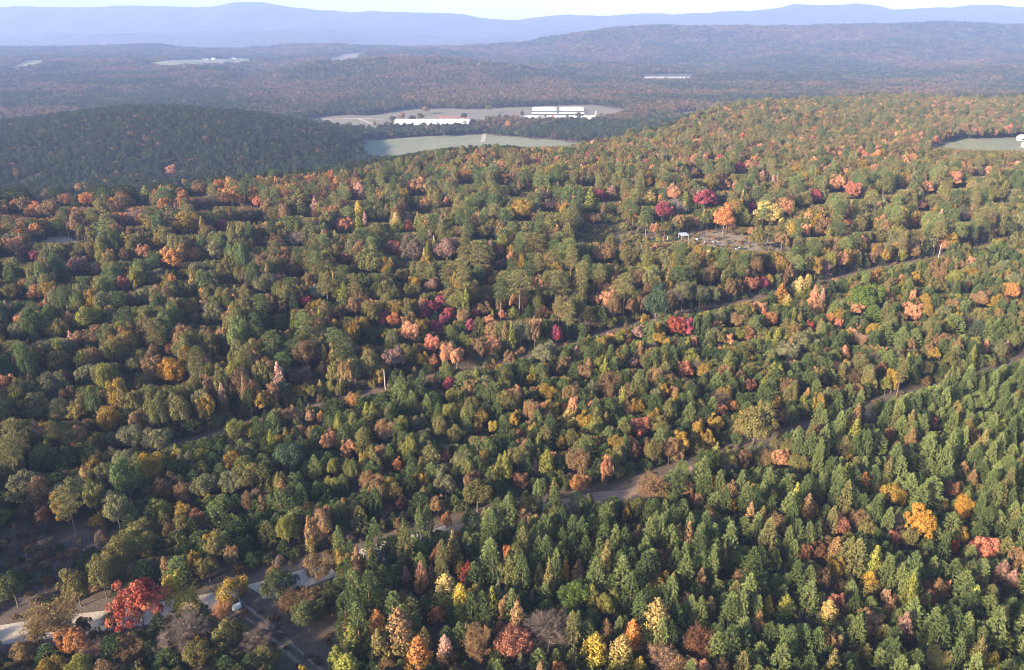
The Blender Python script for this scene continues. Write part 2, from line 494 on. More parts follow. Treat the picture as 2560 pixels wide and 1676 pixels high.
def trunk_geo(H, r0, limbs, lean=.3, crook=.25):
    g = Geo()
    n = 7
    t = np.linspace(0, 1, n)
    ang = rng.uniform(0, 6.28)
    pts = np.stack([np.cos(ang) * lean * t ** 1.5 + rng.normal(0, crook * .3, n) * t, np.sin(ang) * lean * t ** 1.5 + rng.normal(0, crook * .3, n) * t, t * H], -1)
    g.add(*tube(pts, r0 * (1 - .88 * t) * np.where(t == 0, 1.35, 1)))
    for z, az, L, el in limbs:
        b = np.array([np.interp(z, t * H, pts[:, k]) for k in range(3)])
        tt = np.linspace(0, 1, 4)
        d = np.array([np.cos(az) * math.cos(el), np.sin(az) * math.cos(el), math.sin(el)])
        q = b + d * L * tt[:, None] + np.array([0, 0, .12 * L]) * (tt ** 2)[:, None]
        rr = max(.03, r0 * .42 * (1 - .6 * z / H))
        g.add(*tube(q, rr * (1 - .8 * tt), 4))
    return g, pts

def lobed(H, Wd, base, nl, nleaf, ls, lobe_r=.34, top=.5, gap=.0, flat=1.0, mixf=None):
    """Rounded crown of leaf-covered lobes. base: height of crown bottom."""
    R = Wd / 2; hc = (H - base) / 2; cz = base + hc
    g = Geo()
    dirs = []
    k = 0
    while len(dirs) < nl and k < 4000:
        k += 1
        d = rand_unit(1)[0]
        if d[2] < -.55: continue
        if all(np.dot(d, e) < math.cos(2.0 / math.sqrt(nl)) for e in dirs) or k > 3000: dirs.append(d)
    subs = rng.uniform(0, 1, nl)
    sk = rng.uniform(0, 6.28, 3); ecc = rng.uniform(.10, .30)
    for i, d in enumerate(dirs):
        rad = rng.uniform(.55, .92) if nl > 20 else rng.uniform(.5, .8)
        az_ = math.atan2(d[1], d[0]); rad *= 1 + ecc * math.sin(2 * az_ + sk[0]) + .18 * math.sin(3 * az_ + sk[1] + 2 * d[2])
        c = np.array([d[0] * R * rad, d[1] * R * rad, cz + d[2] * hc * rad * (1.08 if d[2] > 0 else .8)])
        lr = lobe_r * R * rng.uniform(.7, 1.4)
        n = int(nleaf / nl * (lr / (lobe_r * R)) ** 2)
        nn = rand_unit(int(n * 1.8))
        keep = (nn @ d > -.4) & (nn[:, 2] > -.55)
        nn = nn[keep][:n]
        if gap > 0:
            kk = vnoise(nn[:, 0] * 3 + i * 7, nn[:, 1] * 3 + nn[:, 2] * 2, 5) > gap
            nn = nn[kk]
        rr = lr * rng.uniform(.72, 1.08, len(nn))
        C = c + nn * rr[:, None] * np.array([1, 1, flat])
        V, F = leaf_quads(C, nn * 1.1 + rand_unit(len(nn)) * .6, ls)
        mixv = np.clip(subs[i] + rng.normal(0, .18, len(nn)), 0, 1) if mixf is None else mixf((C[:, 2] - base) / (H - base), len(nn))
        g.add(V, F, np.repeat(rng.uniform(0, 1, len(nn)) * .75 + .25 * subs[i], 4), np.repeat(mixv, 4))
    return g

def tipmix(lo, hi):
    return lambda h, n: smooth((h - lo) / (hi - lo) + rng.normal(0, .12, n))

def conical(H, Wd, base, nl, nleaf, ls, sharp=.85, mixf=None):
    R = Wd / 2
    g = Geo()
    subs = rng.uniform(0, 1, nl)
    for i in range(nl):
        t = ((i + rng.uniform(0, 1)) / nl) ** 1.25
        prof = (1 - t) ** sharp * min(1, .55 + t * 2.2)
        az = i * 2.4 + rng.uniform(-.5, .5)
        rr = R * prof * rng.uniform(.35, 1.0)
        z = base + (H - base) * t * .97
        c = np.array([math.cos(az) * rr, math.sin(az) * rr, z])
        lr = max(.14 * R, R * .36 * (.3 + prof * .7)) * rng.uniform(.8, 1.2)
        n = max(5, int(nleaf / nl * (.35 + prof)))
        nn = rand_unit(n)
        C = c + nn * (lr * rng.uniform(.45, 1.05, n))[:, None] * np.array([1, 1, 1.25])
        V, F = leaf_quads(C, nn + rand_unit(n) * .8 + np.array([math.cos(az), math.sin(az), .5]) * .5, ls)
        mixv = np.clip(subs[i] + rng.normal(0, .18, n), 0, 1) if mixf is None else mixf((C[:, 2] - base) / (H - base), n)
        g.add(V, F, np.repeat(rng.uniform(0, 1, n) * .75 + .25 * subs[i], 4), np.repeat(mixv, 4))
    # leader
    n = max(4, int(nleaf // 40))
    C = np.stack([rng.normal(0, .04 * R, n), rng.normal(0, .04 * R, n), rng.uniform(.88, 1.0, n) * H], -1)
    V, F = leaf_quads(C, rand_unit(n), ls * .8)
    g.add(V, F, np.repeat(rng.uniform(0, 1, n), 4), 1.0 if mixf else .5)
    return g

def young_pine(H, Wd, lev, nb, tufts, nneed, L, wdt):
    R = Wd / 2
    g = Geo()
    for k in range(lev):
        t = (k + .3) / lev
        prof = (1 - t ** 2.7) ** .85 * min(1, .55 + 1.6 * t)
        nbk = max(3, int(nb * (.55 + .45 * prof)))
        for b in range(nbk):
            az = k * 1.9 + b * 6.2832 / nbk + rng.uniform(-.35, .35)
            r1 = max(.22, R * prof * rng.uniform(.72, 1.12))
            z0 = H * (.06 + .84 * t)
            sub = rng.uniform(0, 1)
            for s in range(tufts):
                f = 1 - s * .33 if tufts > 1 else 1
                f *= rng.uniform(.9, 1.05)
                c = np.array([math.cos(az) * r1 * f, math.sin(az) * r1 * f, z0 + H * .075 * f * f + rng.uniform(-.12, .12)])
                ax = np.array([math.cos(az) * .55, math.sin(az) * .55, .85])
                D = ax + rand_unit(nneed) * .85
                C = c + rand_unit(nneed) * .10
                V, F = needle_quads(C, D, L, wdt)
                g.add(V, F, np.repeat(np.clip(rng.uniform(0, .7, nneed) + .3 * sub, 0, 1), 4), np.repeat(np.clip(sub + rng.normal(0, .15, nneed), 0, 1), 4))
    nt_ = nneed * 2
    C = np.stack([rng.normal(0, .08, nt_), rng.normal(0, .08, nt_), rng.uniform(.9, .98, nt_) * H], -1)
    V, F = needle_quads(C, np.array([0, 0, 1.1]) + rand_unit(nt_) * .6, L, wdt)
    g.add(V, F, np.repeat(rng.uniform(.2, 1, nt_), 4), .6)
    return g

def tall_pine(H, Wd, base, nl, nper, L, wdt):
    R = Wd / 2
    g = Geo()
    limbs = []
    for i in range(nl):
        t = (i + rng.uniform(0, .9)) / nl
        prof = math.sin(math.pi * (.22 + .72 * t)) ** .8
        az = i * 2.4 + rng.uniform(-.6, .6)
        rr = R * prof * rng.uniform(.35, .95)
        z = base + (H - base) * (t * .9 + .05)
        c = np.array([math.cos(az) * rr, math.sin(az) * rr, z])
        lr = R * rng.uniform(.26, .42)
        sub = rng.uniform(0, 1)
        nn = rand_unit(nper); nn[:, 2] = np.abs(nn[:, 2]) * .9 - .25
        C = c + nn * (lr * rng.uniform(.5, 1, nper))[:, None] * np.array([1, 1, .62])
        V, F = needle_quads(C, nn + np.array([0, 0, .55]) + rand_unit(nper) * .6, L, wdt)
        g.add(V, F, np.repeat(rng.uniform(0, .7, nper) + .3 * sub, 4), np.repeat(np.clip(sub + rng.normal(0, .15, nper), 0, 1), 4))
        limbs.append((z - .25 * rr - .2, az, rr, .2))
    return g, limbs

def twigs(H, Wd, base, nmain, nsub, ntw, wdt, nleaf, ls):
    """Leafless or half-leafless crown: branching twigs, a few leaves left."""
    R = Wd / 2
    g = Geo(); ends = []
    for i in range(nmain):
        az = i * 2.4 + rng.uniform(-.4, .4); t = i / nmain
        z0 = base + (H - base) * t * .55
        L = R * rng.uniform(.75, 1.1)
        el = rng.uniform(.35, 1.15)
        d = np.array([math.cos(az) * math.cos(el), math.sin(az) * math.cos(el), math.sin(el)])
        Lm = L * (1.0 + .35 * el) * (H - base) / max(R * 1.7, .1) * .62
        for j in range(nsub):
            p = np.array([0, 0, z0]) + d * Lm * rng.uniform(.25, 1)
            d2 = d + rand_unit(1)[0] * 1.15 + np.array([0, 0, .3]); d2 /= np.linalg.norm(d2)
            L2 = L * rng.uniform(.25, .55)
            tt = np.linspace(0, 1, 3)
            q = p + d2 * L2 * tt[:, None]
            g.add(*tube(q, wdt * 1.8 * (1 - .6 * tt), 3), rnd=rng.uniform(.3, .8))
            Dn = d2 + rand_unit(ntw) * .8
            C = p + d2 * (L2 * rng.uniform(.3, 1, ntw))[:, None]
            V, F = needle_quads(C, Dn, L2 * .7, wdt)
            g.add(V, F, np.repeat(rng.uniform(0, 1, ntw), 4), np.repeat(rng.uniform(0, .4, ntw), 4))
            ends.append(C + Dn * L2 * .4)
    E = np.concatenate(ends)
    if nleaf:
        C = E[rng.integers(0, len(E), nleaf)] + rng.normal(0, .15, (nleaf, 3))
        V, F = leaf_quads(C, rand_unit(nleaf), ls)
        g.add(V, F, np.repeat(rng.uniform(0, 1, nleaf), 4), 1.0)
    return g

PROTO = {}     # kind -> lod -> list of dicts(trunk mesh, crown mesh, both mesh, W, H)
def store(kind, lod, crown, trunk, Wd, H, leafm, barkm):
    V, F, r, mx = crown.arrays()
    rad = np.percentile(np.hypot(V[:, 0], V[:, 1]), 97)
    tv, tf, tr, tm = trunk.arrays()
    d = dict(W=2 * rad, H=V[:, 2].max())
    if lod == 'near':
        d['crown'] = mesh_from(kind + '_crown', V, F, [leafm], attrs=dict(rnd=r, mixv=mx))
        d['trunk'] = mesh_from(kind + '_trunk', tv, tf, [barkm], smooth_=True)
    d['both'] = mesh_from(kind + '_whole', np.concatenate([V, tv]), np.concatenate([F, tf + len(V)]), [leafm, barkm],
                          np.concatenate([np.zeros(len(F)), np.ones(len(tf))]), dict(rnd=np.concatenate([r, tr]), mixv=np.concatenate([mx, tm])))
    PROTO.setdefault(kind, {}).setdefault(lod, []).append(d)

LOD = {'near': (1.0, 1.0), 'mid': (.34, 1.65), 'far': (.10, 2.8)}
def oak_limbs(H, base, Wd, n=7):
    return [(base * rng.uniform(.75, 1.15) + (H - base) * .3 * rng.uniform(0, 1), i * 2.4, Wd * .36 * rng.uniform(.7, 1.1), rng.uniform(.35, .9)) for i in range(n)]

for lod, (q, s) in LOD.items():
    nv = {'near': 5, 'mid': 5, 'far': 4}[lod]
    for v in range(nv):
        far = lod == 'far'
        # broadleaf: wide rounded oaks and hickories
        H, Wd = 12.0, 9.5 + v * .4
        base = H * (.22 + .03 * v)
        g = lobed(H, Wd, base, 22 if far else 62 + 5 * v, 5600 * q, .27 * s, .235 if not far else .36, gap=.1 if not far else 0)
        t, _ = trunk_geo(H * .8, .26, [] if far else oak_limbs(H, base, Wd))
        store('broadleaf', lod, g, t, Wd, H, M_LEAF, M_BARK)
        # maple-like: rounder, looser, lower skirt
        H, Wd = 10.0, 7.0 + v * .4
        base = H * .16
        g = lobed(H, Wd, base, 18 if far else 46, 4200 * q, .25 * s, .255 if not far else .38, gap=.16 if not far else 0)
        t, _ = trunk_geo(H * .8, .2, [] if far else oak_limbs(H, base, Wd))
        store('maple', lod, g, t, Wd, H, M_LEAF, M_BARK)
        # pointed conical broadleaf
        H, Wd = 12.0, 5.4 + .3 * v
        g = conical(H, Wd, H * .10, 22 if far else 80, 3400 * q, .25 * s, .62, mixf=tipmix(.12 + .07 * v, .55 + .05 * v))
        t, _ = trunk_geo(H * .9, .15, [], .1, .1)
        store('conical', lod, g, t, Wd, H, M_LEAF, M_BARK)
        # slender spire (cedar)
        H, Wd = 11.0, 2.6 + .15 * v
        g = conical(H, Wd, H * .05, 20 if far else 70, 2400 * q, .20 * s, .7)
        t, _ = trunk_geo(H * .9, .12, [], .05, .05)
        store('cedar', lod, g, t, Wd, H, M_LEAF, M_BARK)
        # young pine
        H, Wd = 11.0, 3.9 + .25 * v
        if far: g = young_pine(H, Wd, 6, 4, 1, 7, 1.1, .28)
        elif lod == 'mid': g = young_pine(H, Wd, 9, 6, 1, 12, .85, .15)
        else: g = young_pine(H, Wd, 13, 8, 2, 18, .62, .075)
        t, _ = trunk_geo(H * .92, .13, [], .1, .1)
        store('young_pine', lod, g, t, Wd, H, M_NEEDLE, M_PINEBARK)
        # tall old pine with a bare lower trunk
        H, Wd = 19.0, 7.2 + .4 * v
        base = H * (.36 + .05 * v)
        g, lm = tall_pine(H, Wd, base, 15 if far else 34, {'near': 120, 'mid': 42, 'far': 16}[lod], {'near': .62, 'mid': .9, 'far': 1.6}[lod], {'near': .085, 'mid': .16, 'far': .42}[lod])
        t, _ = trunk_geo(H * .95, .24, [] if far else lm, .5, .25)
        store('tall_pine', lod, g, t, Wd, H, M_NEEDLE, M_PINEBARK)
        if lod != 'far':
            H, Wd = 10.0, 7.5
            nl = [200, 700, 1400, 3200, 500][v]
            g = twigs(H, Wd, H * .22, 18, 16, int(22 * q), .022 * s, int(nl * q), .17 * s)
            t, _ = trunk_geo(H * .75, .19, [(H * .25 + H * .03 * i, i * 2.4, Wd * .4, rng.uniform(.4, 1.0)) for i in range(9)], .4, .4)
            store('bare', lod, g, t, Wd, H, M_LEAF, M_PALEBARK if v in (0, 4) else M_BARK)
        H, Wd = 2.6, 3.6
        g = lobed(H, Wd, .1, 6 if far else 12, 900 * q, .19 * s, .42, gap=.1 if not far else 0)
        t = Geo(); t.add(*tube([(0, 0, 0), (.1, 0, .6), (.15, .1, 1.3)], np.array([.07, .05, .03]), 4))
        for a_ in (1.5, 3.4, 5.2): t.add(*tube([(0, 0, 0), (math.cos(a_) * .4, math.sin(a_) * .4, .8), (math.cos(a_) * .8, math.sin(a_) * .8, 1.4)], np.array([.06, .04, .02]), 4))
        store('shrub', lod, g, t, Wd, H, M_LEAF, M_BARK)

# clumps of crowns for the wooded hills kilometres away
def clump(n, span):
    g = Geo()
    for i in range(n):
        x, y = rng.uniform(-span / 2, span / 2, 2)
        H = rng.uniform(9, 15); Wd = rng.uniform(7, 10)
        c = lobed(H, Wd, H * .25, 7, 46, 1.5, .46)
        V, F, r, mx = c.arrays()
        sub = rng.uniform(0, 1)
        g.add(V + np.array([x, y, 0]), F, np.clip(r * .5 + sub * .5, 0, 1), np.full(len(V), sub))
    return g
for v in range(5):
    g = clump(9, 26); t = Geo(); t.add(*tube([(0, 0, 0), (0, 0, 4), (0, 0, 8)], np.array([.3, .25, .1]), 3))
    V, F, r, mx = g.arrays()
    PROTO.setdefault('clump', {}).setdefault('far', []).append(dict(W=30., H=13., both=mesh_from('clump_whole', V, F, [M_LEAF], attrs=dict(rnd=r, mixv=mx))))

# ------------------------------------------------------------------ buildings, poles and clutter
class MB:
    """Collects boxes and prisms and links them as one mesh object."""
    def __init__(s): s.V = []; s.F = []
    def add(s, V, F):
        n = len(s.V); s.V += [tuple(v) for v in V]; s.F += [tuple(i + n for i in f) for f in F]
    def box(s, x0, x1, y0, y1, z0, z1):
        s.add([(x0, y0, z0), (x1, y0, z0), (x1, y1, z0), (x0, y1, z0), (x0, y0, z1), (x1, y0, z1), (x1, y1, z1), (x0, y1, z1)],
              [(0, 3, 2, 1), (4, 5, 6, 7), (0, 1, 5, 4), (1, 2, 6, 5), (2, 3, 7, 6), (3, 0, 4, 7)])
    def prism(s, prof, x0, x1):
        """Profile in (y, z), extruded along x."""
        n = len(prof)
        V = [(x0, a, b) for a, b in prof] + [(x1, a, b) for a, b in prof]
        s.add(V, [tuple(range(n))[::-1], tuple(range(n, 2 * n))] + [(i, (i + 1) % n, n + (i + 1) % n, n + i) for i in range(n)])
    def tube(s, pts, rad, sides=10):
        n0 = len(pts)
        V, F = tube(pts, np.array(rad), sides)
        k = len(s.V); s.add(V, [tuple(f) for f in F])
        s.F.append(tuple(k + i for i in range(sides))[::-1]); s.F.append(tuple(k + (n0 - 1) * sides + i for i in range(sides)))
    def build(s, name, mat, parent=None):
        me = bpy.data.meshes.new(name); me.from_pydata(s.V, [], s.F); me.materials.append(mat)
        import bmesh
        bm = bmesh.new(); bm.from_mesh(me); bmesh.ops.recalc_face_normals(bm, faces=bm.faces); bm.to_mesh(me); bm.free()
        o = link(bpy.data.objects.new(name, me)); o.parent = parent
        return o
def thing(name, label, cat, x, Y, z=None, rz=0.0, group=None):
    o = link(bpy.data.objects.new(name, None)); o.empty_display_size = .5
    o.location = (float(x), float(Y), float(height(x, Y) if z is None else z)); o.rotation_euler = (0, 0, rz)
    o['label'] = label; o['category'] = cat
    if group: o['group'] = group
    return o

def metal_roof(name, col, rib=1.2):
    m, nt, out = new_mat(name)
    p = N(nt, 'ShaderNodeBsdfPrincipled'); p.inputs['Roughness'].default_value = .5; p.inputs['Metallic'].default_value = .0
    w = N(nt, 'ShaderNodeTexWave'); w.inputs['Scale'].default_value = rib; c = N(nt, 'ShaderNodeTexCoord'); nt.links.new(c.outputs['Object'], w.inputs['Vector'])
    n = noise(nt, .09, 5)
    nt.links.new(mixc(nt, col, tuple(v * .78 for v in col), mrange(nt, n, .4, .68, 0, 1)), p.inputs['Base Color'])
    b = N(nt, 'ShaderNodeBump'); b.inputs['Strength'].default_value = .3; b.inputs['Distance'].default_value = .05
    nt.links.new(w.outputs[0], b.inputs['Height']); nt.links.new(b.outputs[0], p.inputs['Normal'])
    nt.links.new(p.outputs[0], out.inputs[0]); return m
M_WROOF = metal_roof('white_metal_roof', (.60, .60, .61))
M_WWALL = plain('white_wall', (.72, .72, .71), .7, .15, .3)
M_DARK = plain('dark_opening', (.03, .032, .036), .9, .3, 1)
M_RROOF = metal_roof('rusty_roof', (.24, .12, .09))
M_GROOF = metal_roof('grey_roof', (.36, .35, .35))
M_SHADEWALL = plain('shade_toned_wall', (.07, .075, .085), .8, .2, .4)  # shadow gaps between the shed rows put into the wall colour
M_CREAM = plain('cream_wall', (.62, .56, .47), .8, .15, .5)
M_POLE = plain('weathered_pole', (.50, .46, .42), .85, .25, 2)
M_WOOD = plain('grey_board', (.45, .42, .39), .85, .3, 3)
M_WHITE = plain('white_paint', (.78, .78, .78), .5, .12, 1)
M_BLUEWHITE = plain('pale_blue_paint', (.50, .58, .68), .35, .1, 1)
M_BLUEROOF = metal_roof('pale_blue_roof', (.33, .39, .45))
M_GLASS = plain('dark_glass', (.03, .045, .07), .12, .2, 1)
M_TYRE = plain('tyre', (.02, .02, .02), .9, .2, 4)
M_INS = plain('porcelain', (.32, .30, .29), .3, .1, 2)
M_SCRAP = plain('scrap', (.05, .055, .075), .6, .3, 2)

def barn(label, px, py, length, depth, eave, ridge, roofm=None, wallm=None, name='barn', cat='barn', group=None, doors=6, rz=0.0, vents=True, Y=None):
    if Y is None: x, Y = at(px, py)
    else: x = (px - 1280) / FPX * (Y * CP + (CAMZ + 60) * SP)
    t = thing(name, label, cat, x, Y + depth / 2, None, rz, group)
    L, D = length / 2, depth / 2
    w = MB(); w.prism([(-D + .3, -.6), (D - .3, -.6), (D - .3, eave), (0, ridge - .35), (-D + .3, eave)], -L + .3, L - .3); w.build('wall', wallm or M_WWALL, t)
    r = MB(); r.prism([(-D - .5, eave - .15), (0, ridge), (D + .5, eave - .15), (D + .5, eave + .12), (0, ridge + .3), (-D - .5, eave + .12)], -L, L); ro = r.build('roof', roofm or M_WROOF, t)
    if vents:
        v = MB(); v.box(-L + 4, L - 4, -.8, .8, ridge + .2, ridge + .9); v.build('ridge_vent', roofm or M_WROOF, ro)
    for i in range(doors):
        d = MB(); xx = -L + (i + .5) * length / doors; ww = min(2.2, length / doors * .3); d.box(xx - ww, xx + ww, -D + .22, -D + .32, .2 if cat != 'house' else .9, min(eave - .8, 3.2)); d.build('opening', M_DARK, t)
    return t
barn('long white-roofed barn standing alone behind the field, with dark lean-to ends', 1080, 322, 133, 44, 6, 12.5, doors=9)
t_ = barn('long white front barn below the rows of shorter white sheds', 1404, 304, 138, 20, 4.5, 8.5, doors=10)
for k, (py_, nm) in enumerate(((291, 'nearest'), (283, 'middle'), (277.5, 'farthest'))):
    for px_, sd_ in ((1361, 'left-hand'), (1429, 'right-hand')):
        barn('%s white poultry shed of the %s row behind the long front barn' % (sd_, nm), px_, py_, 50, 13, 4.6, 6.4, name='poultry_shed', cat='shed', group='white poultry sheds in paired rows', doors=8, wallm=M_SHADEWALL)
barn('low rusty-roofed shed behind the long white barn in the valley', 1128, 300, 66, 12, 3, 5, M_RROOF, M_GROOF, 'shed', 'shed', doors=5)
barn('long thin white shed alone among far forest at the foot of the mesa', 1668, 197, 150, 10, 2.6, 4.6, M_GROOF, M_GROOF, name='shed', cat='shed', doors=6)
for px_, py_, lb, wd in ((312, 153.5, 'white farmhouse at the near end of the distant pale field, leftmost house', 22), (511, 150, 'long white farm shed at the far edge of the distant pale field', 34), (533, 150, 'small white house right of the long shed on the distant field', 14),
                        (585, 149, 'white farmhouse beyond the end of the distant field, among trees', 20), (661, 151, 'white farmhouse at the head of the wooded gully on the plateau', 26), (758, 150, 'white farmhouse beside the tan field on the distant plateau', 16)):
    barn(lb, px_, py_, wd, 10, 4, 7, M_WROOF, M_WWALL, 'farmhouse', 'house', 'distant white farm buildings', 3, vents=False)
for px_, py_, lb, wd in ((2570, 353, 'white house at the edge of the pasture beside the dark wood', 14), (2578, 371, 'cream-walled house half hidden by orange trees below the white house', 10)):
    barn(lb, px_, py_, wd, 8, 3.2, 5.6, M_WROOF if wd == 14 else M_GROOF, M_WWALL if wd == 14 else M_CREAM, 'house', 'house', None, 3, vents=False)
x_, Y_ = at(1489, 290)
t_ = thing('feed_silo', 'small white feed silo at the end of the white poultry sheds', 'silo', x_, Y_)
m_ = MB(); m_.tube([(0, 0, 2), (0, 0, 8)], [1.5, 1.5], 12); m_.build('tank', M_WROOF, t_)
m_ = MB(); m_.tube([(0, 0, 8), (0, 0, 9.4)], [1.55, .2], 12); m_.build('roof', M_WROOF, t_)
m_ = MB(); m_.tube([(0, 0, .6), (0, 0, 2)], [.3, 1.5], 12); m_.build('hopper', M_WROOF, t_)
for a_ in range(4):
    m_ = MB(); m_.tube([(1.3 * math.cos(a_ * 1.571 + .7), 1.3 * math.sin(a_ * 1.571 + .7), 0), (1.3 * math.cos(a_ * 1.571 + .7), 1.3 * math.sin(a_ * 1.571 + .7), 3)], [.1, .1], 5); m_.build('leg', M_GROOF, t_)

def utility_pole(px, py, h, lb):
    x, Y = at(px, py)
    t = thing('utility_pole', lb, 'pole', x, Y, None, 0, 'poles along the power line clearing')
    m = MB(); m.tube([(0, 0, -.3), (0, 0, h * .5), (0, 0, h)], [.13, .115, .10], 10); m.build('shaft', M_POLE, t)
    m = MB(); m.tube([(0, 0, h), (0, 0, h + .12), (0, 0, h + .16), (0, 0, h + .34)], [.05, .06, .11, .05], 8); m.build('insulator', M_INS, t)
    m = MB(); m.box(-.12, .12, -.26, -.18, h * .82, h * .86); m.build('bracket', M_INS, t)
utility_pole(965, 996, 9.0, 'pale bare utility pole standing in the middle of the power line clearing')
utility_pole(2341, 664, 10.0, 'pale leaning-looking utility pole at the far end of the power line clearing')

# the clearing with scrap
def at2(zx, zy): return at(1640 + zx * .15126, 540 + zy * .15126)
x_, Y_ = at2(450, 388)
t_ = thing('open_shed', 'small open shed with pale sloping metal roof at the scrap clearing edge', 'shed', x_, Y_, None, .25)
m_ = MB(); m_.prism([(-1.9, 2.3), (1.9, 2.9), (1.9, 3.0), (-1.9, 2.4)], -2.2, 2.2); m_.build('roof', M_BLUEROOF, t_)
for sx in (-2.0, 2.0):
    for sy in (-1.6, 1.6):
        m_ = MB(); m_.box(sx - .08, sx + .08, sy - .08, sy + .08, -.2, 2.36 + (sy + 1.6) * .155); m_.build('post', M_WOOD, t_)
m_ = MB(); m_.box(-1.9, 1.9, 1.5, 1.57, 0, 2.7); m_.build('back_wall', M_SCRAP, t_)
x_, Y_ = at2(648, 412)
t_ = thing('white_tank', 'short white horizontal tank lying beside the open shed in the clearing', 'tank', x_, Y_, None, -.75)
m_ = MB(); m_.tube([(-1.35, 0, .85), (-1.2, 0, .85), (1.2, 0, .85), (1.35, 0, .85)], [.25, .55, .55, .25], 12); m_.build('body', M_WHITE, t_)
for sx in (-.8, .8):
    m_ = MB(); m_.box(sx - .1, sx + .1, -.35, .35, -.1, .34); m_.build('leg', M_GROOF, t_)
for k, (zx, zy, L_, rz_, lb) in enumerate(((978, 436, 2.8, .05, 'white slab lying at the back edge of the scrap clearing'), (655, 486, 2.6, .1, 'pale board below the white tank in the clearing'),
        (870, 548, 3.4, .5, 'long pale board tilted in the middle of the scrap clearing'), (985, 512, 2.0, .2, 'short pale board behind the long tilted board'), (740, 585, 1.8, -.2, 'pale board at the near end of the scrap clearing'),
        (945, 606, 1.6, .1, 'short pale board nearest the brown bushes in the clearing'), (1090, 585, 2.2, .6, 'pale board lying beside green shrubs in the scrap clearing'), (1330, 596, 2.0, .3, 'white board lying in front of the dark scrap heap'))):
    x_, Y_ = at2(zx, zy)
    t_ = thing('board', lb, 'board', x_, Y_, None, rz_, 'pale boards strewn over the scrap clearing')
    m_ = MB(); m_.box(-L_ / 2, L_ / 2, -.55, .55, .08, .16); m_.build('plank', M_WHITE if k in (0, 7) else M_WOOD, t_)
    m_ = MB(); m_.box(-L_ / 2 + .2, -L_ / 2 + .3, -.5, .5, -.05, .075); m_.build('batten', M_WOOD, t_)
    m_ = MB(); m_.box(L_ / 2 - .3, L_ / 2 - .2, -.5, .5, -.05, .075); m_.build('batten', M_WOOD, t_)
x_, Y_ = at2(1330, 575)
t_ = thing('scrap_heap', 'dark heap of scrap with pale leaning panels in the clearing', 'scrap heap', x_, Y_, None, .3)
m_ = MB(); m_.prism([(-1.1, 0), (1.1, 0), (.9, 1.1), (.1, 1.6), (-.8, .9)], -1.9, 1.7); m_.build('heap', M_SCRAP, t_)
for k in range(3):
    m_ = MB(); m_.prism([(-1.5 + k * .25, .05), (-1.42 + k * .25, .05), (-.7 + k * .3, 1.5), (-.78 + k * .3, 1.5)], -1.6 + k * 1.15, -.8 + k * 1.2); m_.build('panel', M_WHITE if k != 1 else M_BLUEWHITE, t_)
for zx, zy, lb in ((792, 478, 'short white post standing among the pale boards'), (190, 392, 'white post beside the dead grey tree near the open shed')):
    x_, Y_ = at2(zx, zy)
    t_ = thing('marker_post', lb, 'post', x_, Y_, None, 0, 'white posts at the scrap clearing')
    m_ = MB(); m_.tube([(0, 0, -.2), (0, 0, 1.7), (0, 0, 1.8)], [.12, .12, .05], 8); m_.build('shaft', M_WHITE, t_)

# vehicle by the road junction
x_, Y_ = at(588, 1512)
car = thing('parked_car', 'pale blue car half hidden by golden tree at the road junction', 'car', x_, Y_, float(height(x_, Y_)) + .14, math.radians(-58))
def loft(secs):
    V, F = [], []
    for xx, ring in secs:
        V += [(xx, a, b) for a, b in ring]
    n = len(secs[0][1])
    for i in range(len(secs) - 1):
        for k in range(n):
            F.append((i * n + k, i * n + (k + 1) % n, (i + 1) * n + (k + 1) % n, (i + 1) * n + k))
    F.append(tuple(range(n))[::-1]); F.append(tuple((len(secs) - 1) * n + k for k in range(n)))
    return V, F
def ring(w, z0, z1, r=.12): return [(-w + r, z0), (w - r, z0), (w, z0 + r), (w, z1 - r), (w - r * 1.4, z1), (-w + r * 1.4, z1), (-w, z1 - r), (-w, z0 + r)]
m_ = MB(); m_.add(*loft([(-2.2, ring(.70, .42, .78)), (-2.05, ring(.84, .28, .92)), (-1.2, ring(.88, .24, .98)), (1.0, ring(.88, .24, .96)), (1.95, ring(.83, .27, .84)), (2.2, ring(.68, .36, .68))])); m_.build('body', M_BLUEWHITE, car)
m_ = MB(); m_.add(*loft([(-1.75, ring(.72, .95, .99, .02)), (-1.15, ring(.66, .95, 1.38, .05)), (.15, ring(.66, .95, 1.40, .05)), (1.05, ring(.74, .94, .97, .02))])); cb = m_.build('windows', M_GLASS, car)
m_ = MB(); m_.box(-1.1, .12, -.60, .60, 1.385, 1.43); m_.build('car_roof', M_BLUEWHITE, car)
for sx in (-1.35, 1.4):
    for sy in (-.86, .86):
        m_ = MB(); m_.tube([(sx, sy - .1, .2), (sx, sy + .1, .2)], [.33, .33], 16); wh = m_.build('wheel', M_TYRE, car)
        m_ = MB(); m_.tube([(sx, sy - .12, .2), (sx, sy + .12, .2)], [.19, .19], 12); m_.build('rim', M_INS, wh)
for sy in (-.58, .58):
    m_ = MB(); m_.box(2.05, 2.19, sy - .16, sy + .16, .52, .66); m_.build('headlight', M_WHITE, car)
